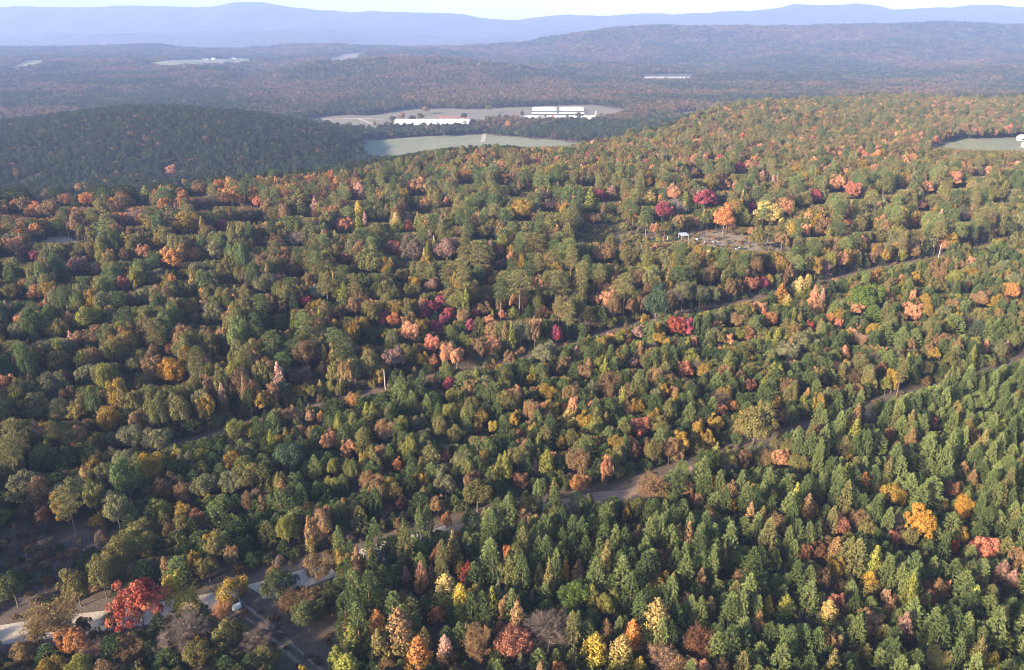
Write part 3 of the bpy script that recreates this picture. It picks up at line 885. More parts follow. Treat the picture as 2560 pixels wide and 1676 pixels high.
# dead wood in the bare clearing
x_, Y_ = at(69, 1404)
t_ = thing('dead_snag', 'thin pale dead trunk standing in the bare dark clearing', 'dead tree', x_, Y_)
m_ = MB(); m_.tube([(0, 0, -.2), (.15, 0, 1.4), (.5, .1, 2.6)], [.12, .09, .03], 6); tr_ = m_.build('trunk', M_PALEBARK, t_)
m_ = MB(); m_.tube([(.2, 0, 1.5), (-.3, .1, 2.1)], [.05, .015], 5); m_.build('branch', M_PALEBARK, t_)
for px_, py_, rz_, L_, lb in ((62, 1430, .5, 3.0, 'pale fallen log just below the dead trunk in the bare clearing'), (214, 1388, -.9, 4.0, 'grey fallen log under the oaks at the edge of bare clearing'), (20, 1500, .2, 2.4, 'short fallen log in the bare clearing above the gravel road')):
    x_, Y_ = at(px_, py_)
    t_ = thing('fallen_log', lb, 'log', x_, Y_, None, rz_, 'fallen logs in the bare clearing')
    m_ = MB(); m_.tube([(-L_ / 2, 0, .12), (0, .06, .16), (L_ / 2, -.05, .22)], [.14, .11, .05], 7); m_.build('trunk', M_PALEBARK, t_)
    m_ = MB(); m_.tube([(L_ * .1, .03, .2), (L_ * .3, .5, .6)], [.05, .015], 5); m_.build('branch', M_PALEBARK, t_)

# ------------------------------------------------------------------ leaf colours
C = {
    'dpine': (.044, .066, .030), 'pine': (.098, .130, .050), 'lpine': (.160, .190, .072), 'opine': (.180, .155, .064),
    'hgreen': (.040, .052, .028), 'dgreen': (.060, .070, .034), 'green': (.110, .122, .046), 'olive': (.172, .144, .058), 'sage': (.170, .165, .090), 'psage': (.19, .185, .105),  # first green: the dome hill's shade put into its leaf colour
    'brown': (.135, .092, .055), 'tan': (.26, .165, .085), 'gold': (.30, .19, .04), 'bgold': (.42, .225, .05), 'orange': (.44, .21, .075), 'borange': (.52, .23, .07),
    'salmon': (.50, .25, .15), 'rsalmon': (.46, .17, .12), 'red': (.20, .036, .036), 'crimson': (.28, .06, .085), 'magenta': (.35, .11, .145), 'dcrim': (.24, .06, .09),
    'pink': (.46, .28, .22), 'dpink': (.28, .17, .14), 'pyel': (.38, .29, .115), 'yel': (.40, .30, .06), 'ygreen': (.20, .205, .05), 'rust': (.22, .105, .06),
    'rusto': (.40, .17, .08), 'grey': (.15, .12, .105), 'lgrey': (.26, .22, .20), 'brick': (.30, .13, .095), 'teal': (.05, .085, .055), 'bgreen': (.10, .155, .035),
}
CNAME = {
    'hgreen': 'dark green',     'dpine': 'dark green', 'pine': 'green', 'lpine': 'light green', 'opine': 'olive', 'dgreen': 'dark green', 'green': 'green', 'olive': 'olive', 'sage': 'sage green',
    'psage': 'pale sage', 'brown': 'brown', 'tan': 'tan', 'gold': 'golden', 'bgold': 'bright golden', 'orange': 'orange', 'borange': 'bright orange', 'salmon': 'salmon',
    'rsalmon': 'reddish salmon', 'red': 'red', 'crimson': 'crimson', 'magenta': 'magenta', 'dcrim': 'dark crimson', 'pink': 'pink', 'dpink': 'dusky pink', 'pyel': 'pale yellow',
    'yel': 'yellow', 'ygreen': 'yellow-green', 'rust': 'rust brown', 'rusto': 'rust orange', 'grey': 'grey-brown', 'lgrey': 'pale grey', 'brick': 'brick red', 'teal': 'blue-green',
    'bgreen': 'bright green',
}
# second leaf colour of a tree: what its other branches (for a conical tree: its lower part) wear
SECOND = {
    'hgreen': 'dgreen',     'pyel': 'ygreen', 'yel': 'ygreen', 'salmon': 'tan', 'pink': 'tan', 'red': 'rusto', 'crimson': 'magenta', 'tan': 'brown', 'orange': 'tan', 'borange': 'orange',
    'bgold': 'gold', 'gold': 'olive', 'rsalmon': 'tan', 'dpine': 'pine', 'pine': 'dpine', 'lpine': 'pine', 'opine': 'pine', 'sage': 'green', 'psage': 'sage', 'olive': 'green',
    'green': 'olive', 'dgreen': 'green', 'rust': 'brown', 'rusto': 'orange', 'brown': 'tan', 'grey': 'brown', 'lgrey': 'tan', 'brick': 'rust', 'dpink': 'grey', 'magenta': 'crimson',
    'dcrim': 'crimson', 'teal': 'dgreen', 'ygreen': 'olive', 'bgreen': 'green',
}
CONELOW = {'salmon': 'tan', 'pink': 'tan', 'orange': 'gold', 'red': 'rsalmon', 'tan': 'olive', 'pyel': 'ygreen', 'yel': 'ygreen', 'gold': 'olive', 'rsalmon': 'salmon', 'dpink': 'brown',
           'bgold': 'gold', 'brick': 'brown', 'olive': 'green', 'ygreen': 'green'}

# ------------------------------------------------------------------ trees that stand out in the photograph: region, x, y, width, height in that region's zoom, kind, colour
REG = {'A': (0, 400, 860 / 2380.), 'B': (850, 400, 860 / 2380.), 'C': (1700, 400, 860 / 2380.), 'D': (0, 950, 860 / 1846.), 'E': (850, 950, 860 / 1846.), 'F': (1700, 950, 860 / 1846.), 'G': (900, 240, 720 / 2380.)}
NOTED = """
A 1005 260 90 300 c ygreen|A 930 400 170 160 b dpink|A 1310 400 190 130 o gold|A 1600 250 170 140 m orange|A 1540 440 80 60 m magenta|A 2180 320 60 150 c pink
A 2350 440 70 90 m rsalmon|A 120 310 110 90 m orange|A 240 330 130 100 o rusto|A 345 315 150 100 o brown|A 610 270 120 90 o rusto|A 460 260 110 80 o brick
A 80 570 140 90 m salmon|A 240 660 80 75 m magenta|A 990 630 100 110 m salmon|A 1190 650 160 120 m orange|A 1360 650 80 110 m salmon|A 550 720 140 130 m dpink
A 680 740 100 90 m pink|A 660 665 80 80 o tan|A 1100 555 130 110 o gold|A 870 815 120 70 m rsalmon|A 260 890 120 80 m salmon|A 2050 540 130 120 b lgrey
A 1290 780 80 70 m yel|A 1420 1010 90 90 m pink|A 1350 1080 60 50 m salmon|A 1480 1060 150 180 o psage|A 600 1060 190 120 o ygreen|A 1950 1010 90 120 m tan
A 2110 980 90 90 m dcrim|A 1000 1245 60 55 m crimson|A 1180 1300 100 90 m rust|A 1195 1440 200 190 m bgold|A 2345 920 80 120 o ygreen|A 2200 900 140 140 o psage
A 2090 1140 140 200 t lpine|A 1360 1380 140 210 t green|A 1560 1300 110 200 y pine|A 2080 1470 160 130 b dpink|A 2235 1450 90 140 c tan|A 800 1310 190 200 o olive
A 410 1360 200 170 o olive|A 640 1240 110 120 o tan|A 860 300 140 130 o brown|A 1390 210 110 110 o brown|A 1780 290 80 90 m rsalmon|A 1690 360 130 130 b tan
A 1430 290 120 130 b grey|A 2080 300 130 230 c olive|A 1900 380 150 180 b olive|A 560 150 80 80 m gold|A 300 150 90 60 m tan|A 1180 60 90 60 m salmon|A 240 205 40 40 m yel
A 860 640 90 70 m brown|A 1500 620 140 150 o psage|A 1280 130 60 50 m gold|A 480 820 60 70 m brown|A 30 780 60 80 m gold|A 950 1530 60 50 m salmon|A 1830 560 60 50 m dpink
A 1940 1110 120 90 o olive|A 760 1060 130 150 o olive|A 1000 940 150 140 o sage|A 1320 890 130 120 o sage|A 1600 800 120 130 o green|A 80 900 140 120 o olive|A 1830 850 160 150 o sage
A 150 1170 160 140 o sage|A 400 1150 170 150 o olive|A 940 1420 130 130 o sage|A 600 1460 180 140 o sage|A 520 640 120 100 o olive|A 1090 800 130 110 o psage|A 2040 760 110 100 o tan
B 135 215 90 130 c pink|B 130 370 80 190 c yel|B 40 440 110 95 m rsalmon|B 390 430 80 150 c pyel|B 475 460 75 80 m red|B 475 400 50 70 c pink|B 600 320 65 100 c tan|B 735 290 55 80 c salmon
B 1300 180 55 85 c salmon|B 1210 225 55 60 m tan|B 1140 135 65 80 m orange|B 865 95 100 65 m orange|B 540 150 150 65 m salmon|B 1260 330 170 130 o gold|B 1440 240 50 80 c pink|B 1455 310 85 100 m pink
B 1880 230 85 120 c dpink|B 1730 280 110 180 c ygreen|B 1790 235 90 70 m dcrim|B 2140 260 100 120 c pyel|B 2310 215 130 110 o salmon|B 2230 350 140 150 m crimson|B 1870 440 160 150 s ygreen
B 1980 465 110 90 s olive|B 1720 450 110 60 s brown|B 390 595 110 90 m rsalmon|B 210 680 240 240 o green|B 740 610 180 160 o dpink|B 500 600 160 200 o grey|B 1000 490 120 100 o olive
B 960 640 180 190 t opine|B 1100 640 85 120 m rust|B 30 670 90 110 m salmon|B 1050 830 65 75 m borange|B 1110 720 85 90 m dpink|B 435 790 110 100 o olive|B 520 840 110 80 m gold|B 640 860 110 100 o dpink
B 250 900 100 140 o ygreen|B 30 920 90 170 c ygreen|B 100 1010 110 150 m tan|B 630 1020 110 120 m dcrim|B 700 985 110 110 m magenta|B 590 1060 80 90 m crimson|B 720 1100 80 90 m magenta|B 750 1060 85 90 m crimson|B 300 1090 85 120 m magenta|B 375 1080 120 80 m rusto|B 900 1150 75 120 m magenta
B 670 1160 100 110 m dcrim|B 940 1060 50 60 m crimson|B 480 1190 150 160 m salmon|B 630 1250 140 100 m rsalmon|B 960 1150 110 150 y opine|B 985 1020 120 110 o tan|B 1120 1060 55 60 m rsalmon
B 1240 850 210 220 t opine|B 1500 850 190 190 t opine|B 1480 690 120 150 t opine|B 1600 690 110 230 t opine|B 1680 810 95 230 t opine|B 1350 570 160 150 t olive|B 1970 870 170 200 t opine
B 2230 660 110 130 t opine|B 2190 990 180 270 o teal|B 2320 1130 140 110 m red|B 1420 1310 180 150 o psage|B 1500 1200 90 140 m dcrim|B 1635 1320 40 80 c pink|B 2070 1190 110 120 m dpink
B 1930 1215 100 90 o ygreen|B 1700 1460 120 120 m tan|B 1890 1500 130 110 b tan|B 1520 1450 60 90 m tan|B 1320 1510 85 80 m gold|B 2030 1385 90 70 m dpink|B 2365 1430 80 90 m salmon|B 760 1530 110 70 m crimson
B 640 1520 90 70 m tan|B 380 1350 150 130 m dpink|B 565 1370 95 110 o gold|B 2340 350 110 200 b lgrey|B 1410 1050 90 100 m rust|B 1010 960 110 90 m brown|B 740 780 110 130 t olive|B 840 770 110 200 t opine
B 1110 900 110 180 t pine|B 1760 960 90 100 m salmon|B 1720 130 90 60 o sage|B 2140 150 70 70 m orange|B 210 1210 120 150 y pine|B 760 1190 80 120 y lpine|B 850 1240 70 120 y lpine|B 1200 1060 90 110 c ygreen
B 500 900 120 130 o olive|B 1700 1060 150 150 o olive|B 2000 660 140 150 o olive|B 1830 640 150 160 o tan|B 1880 560 110 90 o olive|B 530 300 100 110 y green|B 290 380 100 110 o olive|B 960 270 100 110 t pine
C 170 240 170 90 m crimson|C 930 225 110 65 m crimson|C 120 100 50 45 m red|C 410 40 80 60 m crimson|C 570 110 60 80 c pink|C 310 390 160 200 o rusto|C 630 370 190 190 o pyel|C 710 310 150 110 o salmon
C 490 330 70 80 m dcrim|C 450 400 100 130 o ygreen|C 205 180 85 55 m gold|C 315 145 90 55 m salmon|C 1090 130 140 70 m salmon|C 1190 175 120 60 m rsalmon|C 1900 110 120 75 m salmon|C 1530 160 70 60 m salmon
C 1720 170 90 50 m salmon|C 860 475 100 90 m salmon|C 950 480 90 100 m tan|C 710 540 110 100 m tan|C 1155 430 60 55 m rsalmon|C 1605 425 80 60 m rsalmon|C 1080 470 130 90 t pine|C 1940 360 110 70 b lgrey
C 1670 300 80 60 m salmon|C 1270 600 50 85 c yel|C 1330 815 90 110 m orange|C 1285 920 220 180 o bgreen|C 825 880 90 170 c pyel|C 875 870 70 180 c pyel|C 925 950 65 190 c salmon|C 980 970 55 180 c pink
C 745 970 65 100 c pyel|C 700 920 85 150 c orange|C 490 860 110 120 m brick|C 580 850 90 100 m dcrim|C 620 745 90 80 b grey|C 560 1020 90 90 m salmon|C 620 1100 120 120 o rusto|C 35 1140 130 120 m crimson
C 900 1140 65 70 m red|C 1040 1090 75 85 m orange|C 1100 1130 60 85 m rsalmon|C 1210 1020 100 100 m salmon|C 1610 1040 130 120 m salmon|C 1965 880 70 95 m rusto|C 2290 890 140 110 o orange|C 330 1230 85 70 m salmon
C 390 1100 120 110 o tan|C 100 1240 45 45 m salmon|C 480 1200 100 110 m rust|C 1240 1225 110 90 b pink|C 1140 1310 65 75 c salmon|C 850 1240 180 190 o sage|C 750 1320 150 140 o psage|C 1540 1440 80 160 t opine
C 1760 1340 90 90 m gold|C 45 1440 120 110 m rsalmon|C 1180 1495 110 110 b brown|C 480 1530 65 45 m salmon|C 2120 1270 45 70 c salmon|C 2260 1290 65 90 c dpink|C 430 60 60 40 o olive|C 250 255 110 80 o psage
C 40 270 90 110 c ygreen|C 30 330 60 90 c pyel|C 1410 170 130 100 o green|C 860 260 130 100 o olive|C 2190 230 110 130 o olive|C 2050 60 90 60 o sage|C 540 530 100 130 o olive|C 1240 430 130 110 o olive
C 2220 490 90 90 o olive|C 1380 520 120 110 y olive|C 210 800 120 150 o brown|C 320 850 110 200 y dgreen|C 1790 860 130 130 o olive|C 1340 1060 150 140 y bgreen|C 1900 1130 180 160 y lpine|C 2060 1160 130 130 y teal
C 1420 1200 140 180 y lpine|C 1620 1230 130 160 y lpine|C 1030 1500 150 150 y lpine|C 510 1280 130 120 y lpine|C 1640 820 80 70 c gold|C 1110 870 140 110 y pine|C 2080 960 130 130 o tan|C 1780 780 120 90 o tan
E 75 100 95 80 o orange|E 605 80 90 90 o ygreen|E 600 160 100 90 o ygreen|E 1110 50 110 80 o gold|E 1230 200 85 130 c pyel|E 1205 140 40 40 m borange|E 1605 225 120 90 m rsalmon|E 1595 130 90 90 o gold|E 1425 30 100 60 b tan
E 240 270 120 140 o tan|E 440 145 80 70 m tan|E 420 220 95 100 o psage|E 740 255 60 80 m tan|E 820 240 60 70 m yel|E 50 360 110 110 m salmon|E 310 440 65 60 m rusto|E 575 395 50 60 m brick|E 1190 340 80 90 m gold
E 1280 430 130 160 o tan|E 1285 535 110 80 m orange|E 1430 480 80 150 m rsalmon|E 1045 445 45 70 c dpink|E 1065 390 35 60 c yel|E 565 550 120 140 o psage|E 735 600 170 150 o olive|E 970 540 95 100 m rust|E 880 470 100 160 o ygreen
E 330 655 75 90 m rust|E 570 740 65 80 m rusto|E 1670 540 150 90 b tan|E 1540 700 65 60 m gold|E 905 905 65 50 m rusto|E 435 1050 75 180 c salmon|E 490 1035 50 110 c tan|E 355 1050 50 120 c dpink|E 690 1040 85 160 c red
E 570 1120 140 200 c pyel|E 650 1180 110 210 c yel|E 520 1240 100 80 m rusto|E 1120 1060 70 230 d olive|E 1210 1010 50 140 d gold|E 1280 1020 80 130 d tan|E 850 1160 55 200 d psage|E 1250 1150 170 170 o bgreen|E 1120 1290 260 170 b grey
E 200 1310 95 180 c orange|E 320 1340 130 270 c tan|E 65 1390 85 190 c ygreen|E 425 1460 130 210 c orange|E 565 1450 90 190 c pink|E 740 1400 150 200 b tan|E 930 1400 200 180 o brick|E 860 1310 80 70 m salmon|E 1370 1440 120 200 c yel
E 1570 1360 90 180 c borange|E 1510 1460 120 220 c pyel|E 1700 1290 130 270 c pyel|E 1610 1530 80 120 c yel|E 1725 1490 170 160 b pink|E 970 1510 70 110 d psage|E 1440 1180 130 130 o ygreen|E 1390 1205 60 80 m gold|E 1180 1540 110 70 m rusto
E 1680 380 90 140 o olive|E 1580 380 90 120 m rust|E 930 990 180 220 o green|E 1110 440 90 160 c ygreen|E 540 250 100 140 o olive|E 40 1530 130 160 c ygreen|E 620 290 100 110 o olive|E 1480 1160 110 110 y lpine|E 270 900 110 160 y lpine
E 720 890 110 150 y lpine|E 700 740 120 130 y pine|E 1270 640 120 110 y lpine|E 890 820 80 110 y lpine|E 1030 1170 60 90 d green|E 210 1420 110 200 c olive|E 1690 530 60 60 s tan
D 310 150 130 150 o pyel|D 420 140 140 150 o pyel|D 190 120 180 160 o olive|D 590 190 160 120 o gold|D 700 300 150 150 o psage|D 845 320 150 140 o sage|D 1560 190 80 110 m tan|D 1665 190 65 70 m pink|D 1720 190 45 50 m orange|D 1770 320 110 110 m salmon|D 1790 465 75 110 o ygreen
D 1340 260 60 60 m yel|D 30 360 70 110 m rust|D 320 415 160 170 o dgreen|D 470 400 150 150 o green|D 120 560 200 200 o sage|D 590 500 130 160 o sage|D 500 620 140 180 o green|D 620 690 150 190 o sage|D 350 620 150 130 t opine|D 230 730 110 120 m rust|D 1550 410 150 170 o teal
D 1235 940 95 130 m tan|D 1110 990 110 120 o olive|D 400 1090 150 190 o olive|D 540 1040 160 200 o olive|D 740 1190 280 290 m red|D 925 1110 110 160 m yel|D 1000 1180 160 130 m yel|D 1240 1105 170 110 o gold|D 1200 1215 110 110 b salmon|D 265 1250 250 160 b tan
D 440 1305 80 80 m dgreen|D 390 1390 170 150 m rusto|D 260 1520 140 110 o gold|D 1000 1300 230 130 b grey|D 870 1420 110 140 b lgrey|D 1070 1400 120 90 m bgold|D 1490 1100 190 180 o dgreen|D 1465 1020 95 80 m tan|D 1625 1550 70 40 m yel
D 1100 560 150 130 o sage|D 1230 540 140 150 o sage|D 1415 520 100 170 y green|D 980 600 110 120 o tan|D 1150 720 140 170 y lpine|D 880 760 110 110 y olive|D 1540 800 110 180 o ygreen|D 1440 830 120 170 y green|D 1330 650 90 110 o tan
D 840 180 150 190 o green|D 960 160 150 190 o olive|D 800 880 140 160 y olive|D 650 900 200 170 o olive|D 1060 1470 150 170 o olive|D 1230 1350 190 190 o olive|D 130 1420 150 110 o tan|D 700 1450 170 160 b brown|D 500 1440 140 130 b dpink|D 600 1270 100 100 b brown
D 1650 1250 170 170 o dgreen|D 1560 1190 130 140 b brown|D 1770 1160 130 190 y dgreen|D 60 1100 170 190 o dgreen|D 1840 560 90 130 y lpine|D 1690 470 90 150 y lpine|D 880 560 150 160 o brown|D 160 1500 110 90 s green|D 420 1520 160 110 o ygreen
D 1810 1480 90 140 c ygreen|D 30 640 120 130 o dgreen|D 1030 240 130 120 y dpine|D 1250 120 90 110 y dpine|D 1120 640 70 80 m gold|D 610 1000 150 150 o olive|D 950 870 160 150 y green|D 1700 590 80 110 y lpine
F 220 150 60 60 m rsalmon|F 280 130 75 75 m orange|F 195 220 95 100 o gold|F 510 115 85 85 m gold|F 410 220 190 250 o olive|F 375 10 60 40 m rsalmon|F 260 400 120 75 o pyel|F 440 410 110 90 b tan|F 540 400 100 80 o salmon
F 40 580 80 85 m salmon|F 100 625 45 45 m salmon|F 270 655 75 60 m gold|F 1355 230 65 80 m brick|F 1120 270 55 45 m brick|F 990 530 60 90 c orange|F 1140 600 140 110 o gold|F 755 600 55 60 m orange|F 700 690 100 130 o gold
F 855 770 130 130 o brick|F 960 720 110 80 o brown|F 1130 760 130 110 b grey|F 1155 835 65 60 m rsalmon|F 1300 760 150 200 o bgold|F 1520 680 100 150 o bgold|F 1510 810 90 70 m gold|F 1640 870 130 100 m rsalmon|F 1470 875 60 50 m red
F 1605 1020 70 130 c pink|F 1730 1030 75 150 c dpink|F 1780 1080 70 150 c dpink|F 1520 470 60 90 c tan|F 1575 510 50 80 c tan|F 1460 580 80 110 m rust|F 740 910 100 110 m rust|F 670 930 65 110 m rust|F 840 990 90 100 o gold|F 850 1180 80 80 m brick
F 1020 1080 100 140 c gold|F 800 1230 100 130 c pyel|F 1110 1140 55 60 m pink|F 1130 1220 70 110 c tan|F 1200 1330 85 190 c dpink|F 1010 1300 60 80 c tan|F 570 1220 95 160 c ygreen|F 475 1200 55 110 c yel|F 160 1220 65 140 c pyel
F 100 1400 160 170 b rust|F 130 1530 110 100 c salmon|F 230 1520 100 100 c tan|F 1380 1500 130 150 b pyel|F 1680 1510 85 130 c yel|F 945 1480 45 60 m yel|F 1740 1400 100 130 c ygreen|F 1390 1090 90 80 c tan|F 1435 1090 40 60 m salmon
F 1600 110 120 120 o lpine|F 760 1060 110 130 o brown|F 1010 790 110 130 o olive|F 1230 830 90 90 o olive|F 1700 760 130 150 y lpine|F 1050 330 150 160 y lpine|F 1230 430 120 130 y lpine|F 1350 600 150 200 y lpine|F 1330 470 110 130 y lpine
G 345 165 55 60 o tan|G 270 185 60 50 o dgreen|G 430 180 70 50 o dgreen|G 500 165 60 60 o green|G 545 115 90 80 o brown|G 860 160 55 45 o dgreen|G 1065 105 55 70 o olive|G 1060 190 60 60 o dgreen
G 1150 168 60 40 o dgreen|G 1210 168 60 40 o dgreen|G 1275 168 60 40 o brown|G 1340 140 30 50 o dgreen|G 930 225 80 80 o dgreen|G 985 255 90 70 o dgreen|G 1590 185 40 70 c orange|G 1640 215 50 90 o dgreen|G 1745 195 60 70 o dgreen
G 1805 165 60 80 o dgreen|G 1950 290 30 50 y dpine|G 120 228 35 45 o brown|G 215 245 40 45 o dgreen|G 490 262 70 70 o dgreen|G 590 268 90 80 o olive|G 690 275 80 60 o dgreen|G 1380 215 60 60 o dgreen|G 1480 205 60 60 o brown|G 1225 235 50 60 o orange
F 230 960 70 180 y opine|F 340 800 110 160 y lpine|F 580 860 70 170 y lpine|F 510 960 90 130 y lpine|F 640 430 120 90 o olive|F 860 330 140 110 o olive|F 1010 210 60 50 s tan
"""
KIND = {'o': 'broadleaf', 'm': 'maple', 'c': 'conical', 'y': 'young_pine', 't': 'tall_pine', 'b': 'bare', 's': 'shrub', 'd': 'cedar'}
CROWNFRAC = {'broadleaf': .80, 'maple': .86, 'conical': .92, 'young_pine': .95, 'tall_pine': .56, 'bare': .8, 'shrub': .97, 'cedar': .96}
MAXH = {'broadleaf': 17, 'maple': 14, 'conical': 18, 'young_pine': 14, 'tall_pine': 22, 'bare': 13, 'shrub': 5, 'cedar': 15}

trees = []      # dict(x, Y, W, H, kind, col, noted)
for item in NOTED.replace('\n', '|').split('|'):
    p = item.split()
    if len(p) != 7: continue
    ox, oy, sc = REG[p[0]]
    px, py, w, h = ox + float(p[1]) * sc, oy + float(p[2]) * sc, float(p[3]) * sc, float(p[4]) * sc
    kind = KIND[p[5]]
    Hc = 8.0; zc = 5.0; Wm = 5.0; Hh = 8.0; pc = py
    for _ in range(6):
        x, Y = at(px, pc, zc, 5)
        z = float(height(x, Y))
        d = Y * CP + (CAMZ - z) * SP
        dep = math.atan2(CAMZ - z - zc, Y)
        Wm = w * d / FPX
        if kind == 'bare': Wm = min(Wm, 11)
        if kind == 'conical': Wm *= 1.25
        if kind == 'young_pine': Wm *= .82
        hv_ = h * d / FPX
        least = {'broadleaf': .92, 'maple': 1.05, 'bare': .9, 'shrub': .5}.get(kind, .62)
        Hc = max(least * Wm, (hv_ - .45 * Wm * math.sin(dep)) / math.cos(dep) * 1.06)
        Hh = min(MAXH[kind], Hc / CROWNFRAC[kind])
        Hh = max(Hh, {'tall_pine': 13, 'broadleaf': 6.5, 'maple': 5, 'young_pine': 6, 'conical': 6, 'bare': 5, 'shrub': 1.5, 'cedar': 5}[kind])
        Hc = min(Hc, Hh * CROWNFRAC[kind])
        zc = Hh - Hc * .5
        pc = py - h / 2 + .5 * (Hc * math.cos(dep) + .45 * Wm * math.sin(dep)) * FPX / d
    trees.append(dict(x=float(x), Y=float(Y), z=z, W=float(Wm) * 1.0, H=float(Hh), kind=kind, col=p[6], noted=True))

# ------------------------------------------------------------------ everything else that grows: the forest between them
CLEAR = [[tuple(p) for p in world_poly(q)] for q in (FIELD, YARD, PAST, BARE, JUNK, BUSHY, SPOT, GAP, TRKC, FF1, FF2, FF3, FF4, FARSHED)]
def dist_side(x, Y, line):
    """Signed distance to a road line: positive on the far side."""
    x = np.asarray(x); Y = np.asarray(Y)
    D = np.full(x.shape, 1e9); Sg = np.ones(x.shape)
    a = line[::2]
    for i in range(0, len(x), 4000):
        dx = x[i:i + 4000, None] - a[None, :, 0]; dy = Y[i:i + 4000, None] - a[None, :, 1]
        dd = np.hypot(dx, dy); j = dd.argmin(1)
        D[i:i + 4000] = dd[np.arange(len(j)), j]
        j2 = np.minimum(j + 1, len(a) - 1); j1 = np.maximum(j - 1, 0)
        t = a[j2] - a[j1]
        Sg[i:i + 4000] = np.where(t[:, 0] * (Y[i:i + 4000] - a[j, 1]) - t[:, 1] * (x[i:i + 4000] - a[j, 0]) > 0, 1, -1)
    return D * Sg

def scatter(y0, y1, step0, margin=40, grow=0.0):
    xs, ys = [], []
    Y = y0
    while Y < y1:
        st = step0 + grow * (Y - y0)
        half = .735 * Y + margin
        x = np.arange(-half, half, st)
        xs.append(x + rng.uniform(-.38, .38, len(x)) * st + (st / 2 if (len(xs) % 2) else 0)); ys.append(Y + rng.uniform(-.38, .38, len(x)) * st)
        Y += st * .9
    return np.concatenate(xs), np.concatenate(ys)

def zone_of(x, Y, z, sA, sB):
    px, py, d = project(x, Y, z)
    zn = np.full(len(x), 'U', dtype='<U1')
    right = smooth((px - 1250) / 500)
    zn[(Y > 500)] = 'R'
    edge = np.interp(x / Y, UT, LY[2])
    zn[(Y > edge - 40) & (px < 900)] = 'K'
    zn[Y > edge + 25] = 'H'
    zn[(sB < 0) & (px > 470 - (py - 1100) * .6)] = 'M'
    zn[(sA < 0)] = 'P'
    zn[(sA < 0) & (px < 850 - (py - 1500) * .05) & (py > 1350)] = 'L'
    return zn, px, py

MIX = {   # zone: (kinds with weights), colours per kind
    'P': dict(k=(('young_pine', 83), ('broadleaf', 5), ('conical', 7), ('maple', 5))),
    'M': dict(k=(('young_pine', 54), ('broadleaf', 26), ('conical', 6), ('maple', 13), ('bare', 1))),
    'L': dict(k=(('broadleaf', 45), ('maple', 15), ('bare', 12), ('young_pine', 18), ('shrub', 10))),
    'U': dict(k=(('broadleaf', 60), ('tall_pine', 18), ('young_pine', 8), ('maple', 13), ('conical', 3), ('bare', 2))),
    'R': dict(k=(('broadleaf', 76), ('tall_pine', 8), ('maple', 19), ('conical', 2))),
    'K': dict(k=(('broadleaf', 74), ('tall_pine', 8), ('maple', 14), ('bare', 4))),
    'H': dict(k=(('broadleaf', 64), ('tall_pine', 31), ('maple', 5))),
}
def pick(options):
    n = [o[0] for o in options]; w = np.array([o[1] for o in options], float)
    return n[rng.choice(len(n), p=w / w.sum())]

PAL = {
    ('P', 'young_pine'): (('dpine', 10), ('pine', 38), ('lpine', 44), ('opine', 8)),
    ('P', 'broadleaf'): (('olive', 30), ('brown', 25), ('green', 25), ('gold', 20)),
    ('P', 'conical'): (('ygreen', 35), ('tan', 25), ('olive', 40)),
    ('P', 'maple'): (('brown', 30), ('rust', 25), ('tan', 25), ('gold', 20)),
    ('M', 'young_pine'): (('dpine', 26), ('pine', 42), ('lpine', 24), ('opine', 8)),
    ('M', 'broadleaf'): (('sage', 24), ('olive', 24), ('green', 13), ('tan', 13), ('gold', 13), ('ygreen', 13)),
    ('M', 'conical'): (('ygreen', 45), ('olive', 30), ('tan', 25)),
    ('M', 'maple'): (('brown', 22), ('tan', 26), ('gold', 28), ('rust', 10), ('salmon', 14)),
    ('M', 'bare'): (('grey', 1),),
    ('L', 'broadleaf'): (('brown', 34), ('olive', 40), ('dgreen', 26)), ('L', 'maple'): (('brown', 60), ('tan', 25), ('rust', 15)),
    ('L', 'bare'): (('grey', 2), ('dpink', 1)), ('L', 'young_pine'): (('dpine', 2), ('pine', 1)), ('L', 'shrub'): (('brown', 2), ('olive', 1)),
    ('U', 'broadleaf'): (('olive', 31), ('sage', 18), ('green', 14), ('dgreen', 4), ('tan', 12), ('brown', 8), ('ygreen', 9), ('gold', 4)),
    ('U', 'tall_pine'): (('opine', 40), ('pine', 45), ('lpine', 15)), ('U', 'young_pine'): (('dpine', 2), ('pine', 2)),
    ('U', 'conical'): (('pyel', 2), ('ygreen', 3), ('tan', 2), ('pink', 1)), ('U', 'maple'): (('tan', 34), ('brown', 22), ('gold', 20), ('salmon', 18), ('orange', 6)), ('U', 'bare'): (('grey', 2), ('dpink', 1)),
    ('R', 'broadleaf'): (('olive', 42), ('ygreen', 6), ('green', 14), ('sage', 12), ('tan', 14), ('gold', 4), ('brown', 10)),
    ('K', 'broadleaf'): (('brown', 30), ('rusto', 14), ('tan', 18), ('olive', 28), ('orange', 6), ('gold', 4)), ('K', 'tall_pine'): (('pine', 1), ('opine', 1)), ('K', 'maple'): (('rusto', 3), ('orange', 3), ('tan', 3), ('brick', 1)), ('K', 'bare'): (('dpink', 1), ('grey', 1)),
    ('R', 'tall_pine'): (('pine', 2), ('opine', 2)), ('R', 'maple'): (('salmon', 34), ('tan', 30), ('orange', 14), ('rsalmon', 10), ('gold', 8), ('crimson', 4)),
    ('R', 'conical'): (('ygreen', 1), ('tan', 1)),
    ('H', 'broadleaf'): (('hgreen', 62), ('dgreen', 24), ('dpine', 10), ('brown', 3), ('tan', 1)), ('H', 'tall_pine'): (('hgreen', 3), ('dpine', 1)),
    ('H', 'maple'): (('brown', 40), ('tan', 25), ('orange', 20), ('gold', 15)),
}
